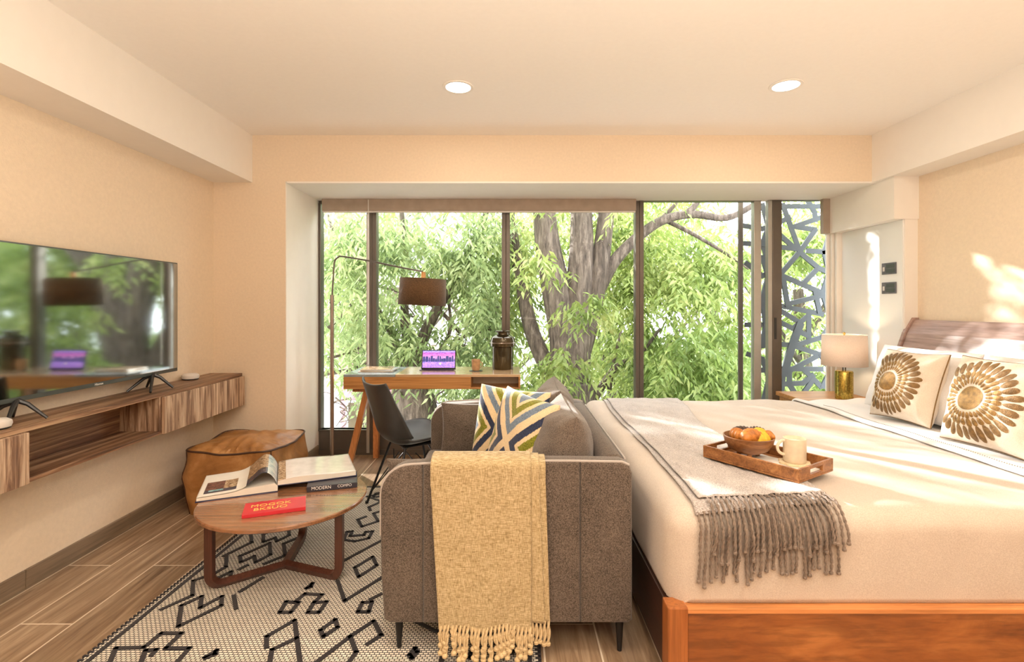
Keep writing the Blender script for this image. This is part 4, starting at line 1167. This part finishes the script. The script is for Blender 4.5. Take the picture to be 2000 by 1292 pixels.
def mags():
    random.seed(2); z = DZ+.0005
    for i, (dx, dy, a, m, lab) in enumerate(((0, 0, 3, 'brown', 'bottom magazine of the small stack on the left of the desk'), (.015, .005, -4, 'pale', 'middle magazine of the small stack on the left of the desk'), (.0, .01, 6, 'dark', 'top magazine of the small stack on the left of the desk'))):
        c = (xw(738, 3.88)+dx, 3.88+dy, z); t = thing('magazine', c, lab, 'magazine', 'magazines on the desk')
        Mx = rz(R(a), c); w, h, k = .125-.006*i, .10, .006
        MB(Mx).box((-w, -h, .0006), (w, h, k-.0006)).build('pages', M['paper'], t, smooth=0)
        MB(Mx).box((-w-.001, -h-.001, k-.0006), (w+.001, h+.001, k), .0002).build('cover', M[{'brown': 'cork', 'pale': 'ph_sky', 'dark': 'ph_wall'}[m]], t, smooth=0)
        z += k+.0006
mags()

# ================================================================== desk chair
def chair():
    C = Vector((-.595, 3.10, 0)); ang = R(36)
    Mx = rz(ang, C)
    t = thing('desk_chair', tuple(C), 'black moulded shell chair on a black wire base, pulled up to the desk', 'chair')
    prof = catmull([(.235, 0, .408), (.215, 0, .428), (.15, 0, .436), (.04, 0, .425), (-.08, 0, .415), (-.155, 0, .430), (-.195, 0, .475), (-.215, 0, .54), (-.238, 0, .62), (-.262, 0, .70), (-.285, 0, .775)], 5)
    n = len(prof)
    hw = lambda s: .205+.030*math.sin(math.pi*min(1, s*1.6)) if s < .6 else .232-.055*((s-.6)/.4)**1.3
    def fn(u, v):
        i = v*(n-1); k = min(int(i), n-2); f = i-k; p = prof[k].lerp(prof[k+1], f); s = v; q = u*2-1
        tn = (prof[min(k+1, n-1)]-prof[max(k-1, 0)]).normalized(); nr = Vector((tn.z, 0, -tn.x))
        curl = abs(q)**2.6
        w = hw(s)
        if s < .5: nr = Vector((0, 0, 1)); amt = .030+.05*s
        else: nr = Vector((1, 0, .1)); amt = .075*(1-(s-.5)*.9)
        blend = max(0, min(1, (s-.38)/.22)); nr = Vector((0, 0, 1)).lerp(Vector((1, 0, .12)), blend); amt = (.03+.06*s)*(1-blend)+(.085-.05*max(0, s-.6)/.4)*blend
        z = p+nr*amt*curl
        if s > .85: z = z+Vector((0, 0, .014*curl*(s-.85)/.15))
        return Vector((z.x, q*w, z.z))
    b = MB(Mx); b.grid(fn, 28, 60); o = b.build('seat_shell', M['chair'], t, smooth=80, recalc=False); solid(o, .009, 0)
    wr = MB(Mx); zf = RZ+.001
    feet = []
    top = {(-1, -1): (-.10, -.10), (1, -1): (.10, -.10), (1, 1): (.10, .10), (-1, 1): (-.10, .10)}
    for (sx, sy), (tx, ty) in top.items():
        f = Vector((sx*.215, sy*.205, zf if True else 0)); tp = Vector((tx, ty, .405)); feet.append((f, tp))
        L = MB(Mx); L.tube([f, tp], .0075, 10); L.lathe([(0, 0), (.011, 0), (.010, .012), (0, .014)], f, 10); L.build('leg', M['wire'], t)
    for (f, tp) in feet:
        q = f.lerp(tp, .18)
        for (f2, tp2) in feet:
            if f2 is f or abs(f2.x+f.x)+abs(f2.y+f.y) < .01: continue
            wr.tube([q, tp2.lerp(f2, .10)*1.0+(tp-tp2)*.35], .0035, 6)
    ring = [(.10, -.10, .40), (.10, .10, .40), (-.10, .10, .40), (-.10, -.10, .40)]
    wr.tube(ring, .005, 6, closed=True); wr.box((-.11, -.11, .400), (.11, .11, .412), .003)
    wr.build('wire_brace', M['wire'], t)
chair()

# ================================================================== floor lamp
def floor_lamp():
    d = 3.93; X = xw(648.5, d)
    t = thing('floor_lamp', (X, d, 0), 'slim arched steel floor lamp with a brown linen drum shade over the desk', 'lamp')
    MB().lathe([(0, 0), (.135, 0), (.138, .006), (.135, .014), (.012, .018), (0, .018)], (X, d, 0), 40).build('base', M['steel'], t)
    top = H0+(597-545)/PXF*d
    MB().tube([(X, d, .016), (X, d, top-.12)], .0150, 12).build('pole', M['steel'], t)
    pts = [Vector((X, d, top-.14)), px(651, 540, d), px(652.5, 517, d), px(655, 507, d), px(661, 502, d), px(668, 500.5, d), px(720, 509, d-.03), px(780, 521.5, d-.06), px(826, 530, d-.08)]
    MB().tube(catmull(pts, 5), .0065, 10).build('arm', M['steel_d'], t)
    c = px(825.5, 570, d-.08); ax = Vector((.045, 0, 1)).normalized()
    Mx = frame(c, Vector((1, 0, -.045)).normalized(), (0, 1, 0), ax)
    r, h = .174, .198
    b = MB(Mx); b.lathe([(r+.003, -h/2), (r-.004, h/2)], n=64); b.f = b.f[:-2]; b.m = b.m[:-2]
    o = b.build('lamp_shade', M['brown_lin'], t, recalc=False); solid(o, .003, 0)
    MB(Mx).lathe([(.02, h/2-.012), (.168, h/2-.014), (.168, h/2-.011), (.02, h/2-.009), (.02, h/2-.012)], n=48).build('diffuser', M['white'], t)
    MB(Mx).lathe([(0, h/2-.01), (.017, h/2-.01), (.018, h/2+.03), (.016, h/2+.052), (0, h/2+.053)], n=20).build('cap', M['teak'], t)
floor_lamp()

# ================================================================== outside
def balcony():
    o = MB().box((JL-.3, DW+.09, -.16), (XR+.4, 5.15, -.04)).build('balcony_slab', M['concrete'], smooth=0); struct(o)
    t = thing('glass_railing', (1.9, 5.05, -.04), 'clear greenish glass balcony railing outside the right-hand panes', 'railing')
    zt_ = H0-(640-597)/PXF*5.05
    for x0, x1 in ((1.30, 2.20), (2.21, 3.1)): MB().box((x0, 5.04, -.04), (x1, 5.052, zt_)).build('pane', M['railglass'], t, smooth=0)
    MB().box((1.30, 5.03, -.04), (3.1, 5.062, .02), .003).build('base_channel', M['frame_l'], t, smooth=0)
balcony()
def lattice():
    d = 4.62; Q = lambda x, y_: px(1470+x/3.15, 380+y_/3.15, d)
    t = thing('lattice_screen', (2.5, d, -.04), 'dark metal privacy screen cut in irregular polygons, outside the sliding door', 'screen')
    L = [[(190,72),(450,72)], [(330,20),(382,110),(384,160)], [(185,60),(290,350)], [(245,200),(450,130)], [(270,198),(385,215)], [(-60,190),(60,210),(165,170),(225,140)], [(385,215),(290,350)],
         [(165,245),(265,335)], [(-50,300),(60,305),(165,322),(290,335)], [(335,345),(440,352)], [(290,350),(170,490)], [(290,355),(403,450),(312,545)], [(185,500),(430,605)], [(185,500),(215,680)],
         [(215,672),(420,622)], [(385,600),(410,720)], [(40,690),(165,682),(430,735)], [(175,715),(290,785)], [(250,820),(340,745)], [(345,740),(345,890)], [(180,790),(335,865)],
         [(60,930),(165,918),(245,925)], [(250,930),(430,875)], [(255,930),(420,985)], [(420,980),(240,1075)], [(40,1080),(165,1070),(425,1072)], [(225,1075),(225,1165)], [(315,1075),(420,1180)],
         [(190,1085),(170,1290)], [(165,1165),(310,1158),(370,1110)], [(225,1165),(285,1260),(375,1130)], [(60,380),(95,500),(60,640),(80,800),(60,930)], [(60,60),(95,200),(60,300),(95,420)], [(60,640),(165,560),(190,500)], [(60,500),(165,440)],
         [(60,1010),(100,1130),(60,1290)], [(-40,420),(60,500)], [(-40,800),(80,800),(180,790)], [(-30,980),(60,1010)], [(450,72),(470,250),(440,352),(470,480),(430,605),(470,735)], [(430,875),(480,800)], [(420,985),(480,1080),(430,1180)], [(403,450),(470,480)]]
    b = MB()
    def seg(a, c, w):
        dr = (c-a); dr.normalize(); n = Vector((-dr.z, 0, dr.x))*w/2; a2 = a-dr*w*.3; c2 = c+dr*w*.3
        th = .004+.0003*(len(b.f)/6 % 23)
        vs = [p+Vector((0, y_, 0)) for y_ in (-th, th) for p in (a2-n, c2-n, c2+n, a2+n)]
        b.add(vs, [(0, 1, 2, 3), (7, 6, 5, 4), (0, 4, 5, 1), (1, 5, 6, 2), (2, 6, 7, 3), (3, 7, 4, 0)])
    for pl in L:
        pp = [Q(*p) for p in pl]
        for a, c in zip(pp[:-1], pp[1:]): seg(a, c, .043)
    pp = [Q(290, 800), Q(240, 935), Q(190, 1100)]
    for a, c in zip(pp[:-1], pp[1:]): seg(a, c, .066)
    b.build('cut_panel', plain('slate_metal', (.075, .09, .10), .6, .1), t, smooth=0)
    f = MB(); 
    for xx in (Q(-75, 0).x, Q(480, 0).x): f.box((xx-.02, d-.012, -.04), (xx+.02, d+.012, 2.55), .002)
    f.box((Q(-75, 0).x, d-.012, 2.51), (Q(480, 0).x, d+.012, 2.55), .002); f.box((Q(-75, 0).x, d-.012, -.04), (Q(480, 0).x, d+.012, .02), .002)
    f.build('frame', M['frame'], t, smooth=0)
lattice()

o = MB().box((-45, 5.4, -3.6), (45, 70, -3.4)).build('street_ground', M['road'], smooth=0); struct(o)
struct(MB().box((JL-3.5, DW+.1, -3.4), (XR+3.5, 5.1, -.17)).build('facade_below', M['concrete'], smooth=0))

def building(name, lo, hi, mat, label, roof=None, nwin=(0, 0)):
    t = thing(name, ((lo[0]+hi[0])/2, (lo[1]+hi[1])/2, lo[2]), label, 'building')
    MB().box(lo, hi).build('wall', mat, t, smooth=0)
    if roof:
        MB().prism([(lo[0]-.4, hi[2]), (hi[0]+.4, hi[2]), ((lo[0]+hi[0])/2, hi[2]+roof)], lo[1]-.4, hi[1], 0).build('roof', M['rooft'], t, smooth=0)
    else: MB().box((lo[0]-.1, lo[1]-.1, hi[2]), (hi[0]+.1, hi[1]+.1, hi[2]+.15)).build('parapet', M['concrete'], t, smooth=0)
    nx, nz = nwin
    for i in range(nx):
        for k in range(nz):
            x = lo[0]+(hi[0]-lo[0])*(i+.5)/nx; z = lo[2]+1.0+(hi[2]-lo[2]-1.2)*(k+.5)/nz
            w = MB().box((x-.5, lo[1]-.04, z-.5), (x+.5, lo[1]+.02, z+.5)).build('window', M['frame_l'], t, smooth=0)
            MB().box((x-.45, lo[1]-.05, z-.45), (x+.45, lo[1]-.035, z+.45)).build('pane', M['jar'], w, smooth=0)
building('townhouse', (-3.55, 10.6, -3.4), (-2.3, 14, .15), M['pink'], 'low pink rendered house across the street, seen low behind the left pane', None, (1, 1))
building('townhouse', (-6.5, 24, -3.4), (-1.5, 30, 3.2), M['concrete'], 'pale house with a peaked grey roof across the street, behind the lamp shade', 1.3, (3, 2))
building('townhouse', (3.2, 22, -3.4), (12.5, 28, -.2), M['concrete'], 'long low pale house across the street behind the right-hand trees', None, (5, 1))
building('townhouse', (-20, 26, -3.4), (-9, 32, 1.5), M['concrete'], 'pale flat-roofed house far off at the left', None, (4, 2))
# ---- foliage
def sprigs(centers, dirs, nl, ll, lw, rach, droop):
    """numpy build: every sprig is a drooping twig with nl lance-shaped leaflets"""
    n = len(centers); V = []; 
    C = np.repeat(centers, nl, axis=0); D = np.repeat(dirs, nl, axis=0)
    tt = np.tile(np.linspace(.1, 1, nl), n)[:, None]
    base = C+D*rach*tt; base[:, 2] -= (droop*rach*tt[:, 0]**2)
    sgn = np.tile(np.where(np.arange(nl) % 2 == 0, 1, -1), n)[:, None]
    up = np.array([[0, 0, 1.]]); side = np.cross(D, up); side /= (np.linalg.norm(side, axis=1, keepdims=True)+1e-6)
    ld = side*sgn*.75 + D*.45 + rng.normal(0, .25, C.shape); ld[:, 2] -= .55
    ld /= np.linalg.norm(ld, axis=1, keepdims=True)
    rnd = rng.normal(0, 1, C.shape); wd = np.cross(ld, rnd); wd /= (np.linalg.norm(wd, axis=1, keepdims=True)+1e-6)
    nn = np.cross(ld, wd)
    L = ll*rng.uniform(.7, 1.25, (len(C), 1)); Wd = lw*rng.uniform(.8, 1.2, (len(C), 1))
    p0 = base; p1 = base+ld*L*.40+wd*Wd/2+nn*Wd*.12; p2 = base+ld*L-np.array([[0, 0, 1]])*L*.12; p3 = base+ld*L*.40-wd*Wd/2+nn*Wd*.12
    return np.stack([p0, p1, p2, p3], 1).reshape(-1, 3)
def leaf_object(name, verts, mat, parent):
    me = bpy.data.meshes.new(name); n = len(verts)//4; o0 = np.array(root_loc(parent))
    v = (verts-o0).astype(np.float32)
    me.vertices.add(len(v)); me.vertices.foreach_set('co', v.ravel())
    idx = np.arange(n)[:, None]*4; f = np.concatenate([idx+0, idx+1, idx+2, idx+0, idx+2, idx+3], 1).astype(np.int32).ravel()
    me.loops.add(len(f)); me.loops.foreach_set('vertex_index', f)
    me.polygons.add(n*2); me.polygons.foreach_set('loop_start', np.arange(n*2, dtype=np.int32)*3); me.polygons.foreach_set('loop_total', np.full(n*2, 3, dtype=np.int32))
    me.materials.append(mat); me.update(calc_edges=True); me.validate()
    o = bpy.data.objects.new(name, me); COL.objects.link(o); o.parent = parent; return o
def blobs(spec, n):
    """spec: list of (px, py, depth, rx, ry, rdepth, weight)"""
    w = np.array([s[6] for s in spec], float); w /= w.sum(); ch = rng.choice(len(spec), n, p=w); out = []
    for c in ch:
        x, y_, d, rx, ry, rd, _ = spec[c]
        q = rng.normal(0, .5, 3); dd = d+q[2]*rd
        out.append(tuple(px(x+q[0]*rx, y_+q[1]*ry, dd)))
    return np.array(out)
def rdir(n, down=.25):
    a = rng.uniform(0, 2*math.pi, n); d = np.stack([np.cos(a), np.sin(a)*.8, rng.uniform(-.5, .35, n)-down], 1); return d/np.linalg.norm(d, axis=1, keepdims=True)
def branch(mb, pts, r0, r1, n=12, k=5):
    p = catmull(pts, k); m = len(p); mb.tube(p, [r0+(r1-r0)*i/(m-1) for i in range(m)], n)
def tree_main():
    d = 6.2; t = thing('tree', (.75, d, -3.4), 'big tree with three thick upright trunks right in front of the window', 'tree')
    b = MB()
    branch(b, [(.72, d, -3.5), (.70, d, -1.5), px(1108, 860, d), px(1108, 745, d)], .50, .33, 20)
    b.build('trunk', M['bark'], t, smooth=60)
    for pts, r0, r1 in (([px(1085, 800, d), px(1105, 690, d), px(1085, 560, d), px(1070, 480, d), px(1062, 400, d), px(1050, 250, d)], .21, .115),
                        ([px(1115, 790, d), px(1125, 690, d), px(1132, 560, d), px(1136, 480, d), px(1136, 400, d), px(1140, 250, d)], .20, .11),
                        ([px(1110, 760, d), px(1140, 660, d), px(1158, 590, d), px(1172, 520, d), px(1185, 410, d), px(1205, 260, d)], .15, .085)):
        x = MB(); branch(x, pts, r0, r1, 16, 8); x.build('trunk', M['bark'], t, smooth=60)
    for pts, r0, r1 in (([px(1172, 560, d), px(1200, 510, d), px(1240, 468, d), px(1290, 432, d-.1), px(1350, 418, d-.2), px(1420, 425, d-.3), px(1480, 395, d-.4)], .085, .03),
                        ([px(1340, 419, d-.2), px(1358, 400, d-.2), px(1375, 370, d-.2)], .05, .02),
                        ([px(1300, 430, d), px(1350, 455, d), px(1410, 490, d), px(1462, 525, d)], .03, .012),
                        ([px(1080, 740, d), px(1040, 650, d+.1), px(1020, 560, d+.2), px(1000, 450, d+.3), px(985, 330, d+.3)], .11, .05),
                        ([px(1160, 780, d), px(1200, 720, d), px(1250, 690, d), px(1290, 640, d)], .05, .015),
                        ([px(1190, 760, d), px(1200, 700, d), px(1215, 640, d)], .03, .012),
                        ([px(1290, 430, d), px(1330, 380, d), px(1345, 300, d)], .03, .01)):
        x = MB(); branch(x, pts, r0, r1, 10, 6); x.build('branch', M['bark'], t, smooth=60)
    spec = [(1055, 500, 5.5, 22, 22, .2, .5), (1150, 590, 5.4, 30, 30, .2, .8), (1095, 705, 5.4, 60, 26, .2, 1.2), (1010, 600, 6.9, 55, 120, .5, 4), (1230, 570, 6.6, 45, 110, .4, 4),
            (1000, 470, 6.8, 60, 80, .6, 2), (1290, 500, 6.8, 80, 60, .5, 4), (1400, 500, 6.7, 80, 60, .5, 4), (1340, 560, 6.4, 100, 60, .7, 4), (1215, 440, 6.6, 50, 60, .5, 2.5), (1100, 470, 6.9, 90, 110, .6, 3), (1300, 385, 7.0, 120, 30, .5, 2), (1130, 330, 6, 260, 70, 1, 4),
            (1030, 760, 6.1, 30, 40, .3, 1), (1255, 700, 6.4, 50, 80, .5, 4), (1340, 700, 6.2, 110, 80, .7, 6), (1420, 640, 6.5, 60, 60, .6, 2), (1420, 740, 6.3, 80, 60, .6, 4), (1215, 790, 6.2, 40, 50, .4, 1.5), (1330, 790, 6.2, 130, 60, .6, 4)]
    c = blobs(spec, 2300); leaf_object('foliage', sprigs(c, rdir(len(c)), 9, .115, .036, .28, .5), M['leaf1'], t)
tree_main()
def tree_left():
    d = 6.6; t = thing('tree', px(800, 900, d).xyz*1.0, 'leafy tree with thin tangled branches filling the left-hand panes', 'tree')
    t.location = (px(800, 900, d).x, d, -3.4)
    b = MB(); X = px(820, 900, d).x
    branch(b, [(X, d, -3.5), (X, d, -1.5), px(815, 820, d), px(800, 740, d)], .36, .24, 16); b.build('trunk', M['bark'], t, smooth=60)
    rs = random.Random(4)
    for pts, r0 in (([px(800, 760, d), px(770, 660, d), px(720, 580, d), px(670, 500, d), px(640, 420, d)], .06), ([px(805, 750, d), px(830, 650, d), px(880, 560, d), px(930, 470, d), px(960, 380, d)], .09),
                    ([px(800, 740, d), px(790, 600, d), px(790, 480, d), px(780, 380, d)], .07), ([px(640, 640, d-.5), px(680, 600, d-.4), px(700, 560, d-.3), px(730, 500, d)], .03), ([px(630, 730, d-.6), px(690, 720, d-.4), px(760, 690, d)], .03),
                    ([px(640, 700, d-.6), px(700, 680, d-.3), px(730, 640, d)], .018), ([px(850, 700, d), px(880, 640, d), px(870, 560, d)], .035), ([px(900, 650, d), px(850, 600, d), px(780, 570, d), px(740, 560, d)], .03),
                    ([px(960, 640, d), px(900, 660, d), px(860, 700, d)], .03), ([px(690, 770, d), px(720, 740, d), px(770, 720, d)], .02)):
        x = MB(); branch(x, pts, r0, r0*.35, 8, 6); x.build('branch', M['bark'], t, smooth=60)
    x = MB(); 
    for i in range(46):
        a = px(rs.uniform(640, 980), rs.uniform(560, 800), d+rs.uniform(-.4, .6)); q = [a]
        for k in range(4): a = a+Vector((rs.uniform(-.14, .14), rs.uniform(-.1, .1), rs.uniform(-.16, .05))); q.append(a)
        branch(x, q, .011, .004, 5, 4)
    x.build('twigs', M['bark'], t, smooth=60)
    spec = [(670, 480, 6, 60, 70, .6, 4), (680, 610, 6, 60, 80, .6, 3), (650, 700, 6.1, 40, 60, .6, .7), (780, 470, 6.5, 80, 60, .7, 4), (760, 600, 6.6, 60, 60, .6, 2.5), (930, 470, 6.4, 60, 70, .6, 4), (880, 510, 6.6, 60, 50, .5, 3),
            (950, 600, 6.4, 50, 70, .6, 3), (780, 650, 6.5, 70, 50, .5, 2.5), (900, 680, 6.6, 80, 50, .6, 2.5), (760, 720, 6.6, 60, 40, .5, 2), (940, 770, 6.6, 80, 60, .5, 2.5), (740, 790, 6.6, 40, 40, .5, .5), (700, 350, 6, 160, 80, 1, 2), (920, 350, 6, 160, 70, 1, 2)]
    c = blobs(spec, 1550); leaf_object('foliage', sprigs(c, rdir(len(c), .35), 9, .115, .034, .28, .6), M['leaf2'], t)
tree_left()
def tree_far(cx, d, spec, n, mat, label, leaf=.15, r=.16):
    t = thing('tree', (px(cx, 600, d).x, d, -3.4), label, 'tree', 'trees across the street'); X = px(cx, 600, d).x
    b = MB(); branch(b, [(X, d, -3.45), (X+.1, d, -1), (X-.1, d, 1.5)], r, r*.5, 12); b.build('trunk', M['bark'], t, smooth=60)
    for k in range(4):
        a = k*1.7; x = MB(); branch(x, [(X, d, -.6+.4*k), (X+.8*math.cos(a), d+.6*math.sin(a), .2+.5*k), (X+1.7*math.cos(a), d+1.1*math.sin(a), 1.2+.5*k)], r*.4, r*.1, 8); x.build('branch', M['bark'], t, smooth=60)
    c = blobs(spec, n); leaf_object('foliage', sprigs(c, rdir(len(c)), 9, leaf, leaf*.30, .42, .4), mat, t)
tree_far(700, 9.5, [(680, 500, 9.5, 90, 120, 1.4, 3), (640, 640, 9.5, 50, 60, 1, .6), (760, 420, 9.5, 90, 60, 1, 1), (540, 560, 9, 90, 130, 1.4, 2)], 900, M['leaf3'], 'pale green tree across the street at the far left')
tree_far(960, 10.5, [(960, 540, 10.5, 90, 130, 1.4, 3), (930, 720, 10.5, 110, 60, 1, 2), (1040, 430, 10.5, 110, 60, 1, 2)], 900, M['leaf3'], 'pale green tree across the street behind the jar and centre post')
tree_far(1190, 9.5, [(1200, 500, 9.5, 80, 120, 1.2, 3), (1180, 680, 9.5, 110, 90, 1.1, 3), (1280, 440, 9.5, 100, 50, 1.1, 2)], 1000, M['leaf1'], 'bright green tree across the street behind the triple trunk')
tree_far(1400, 10.5, [(1380, 520, 10.5, 90, 80, 1.2, 2), (1420, 720, 10, 120, 70, 1.2, 4), (1300, 740, 10, 100, 70, 1.2, 3)], 900, M['leaf3'], 'pale green tree across the street behind the wide right-hand pane')
tree_far(1570, 8.6, [(1560, 460, 8.6, 70, 70, 1.0, 3), (1560, 620, 8.8, 60, 60, 1, 1.2), (1580, 760, 8.6, 90, 60, 1, 3), (1680, 560, 8.6, 80, 200, 1, 3)], 900, M['leaf1'], 'bright green tree seen through the cut metal screen')
def wires():
    for i, (za, yy, lab) in enumerate(((2.6, 12.5, 'upper thin overhead cable across the street'), (2.2, 12.6, 'lower thin overhead cable across the street'))):
        p = [Vector((-9+18*k/20, yy, za-.5+.012*(k-10)**2/2)) for k in range(21)]
        tag(MB().tube(p, .012, 5).build('overhead_cable', M['gasket']), lab, 'cable', 'overhead cables')
wires()
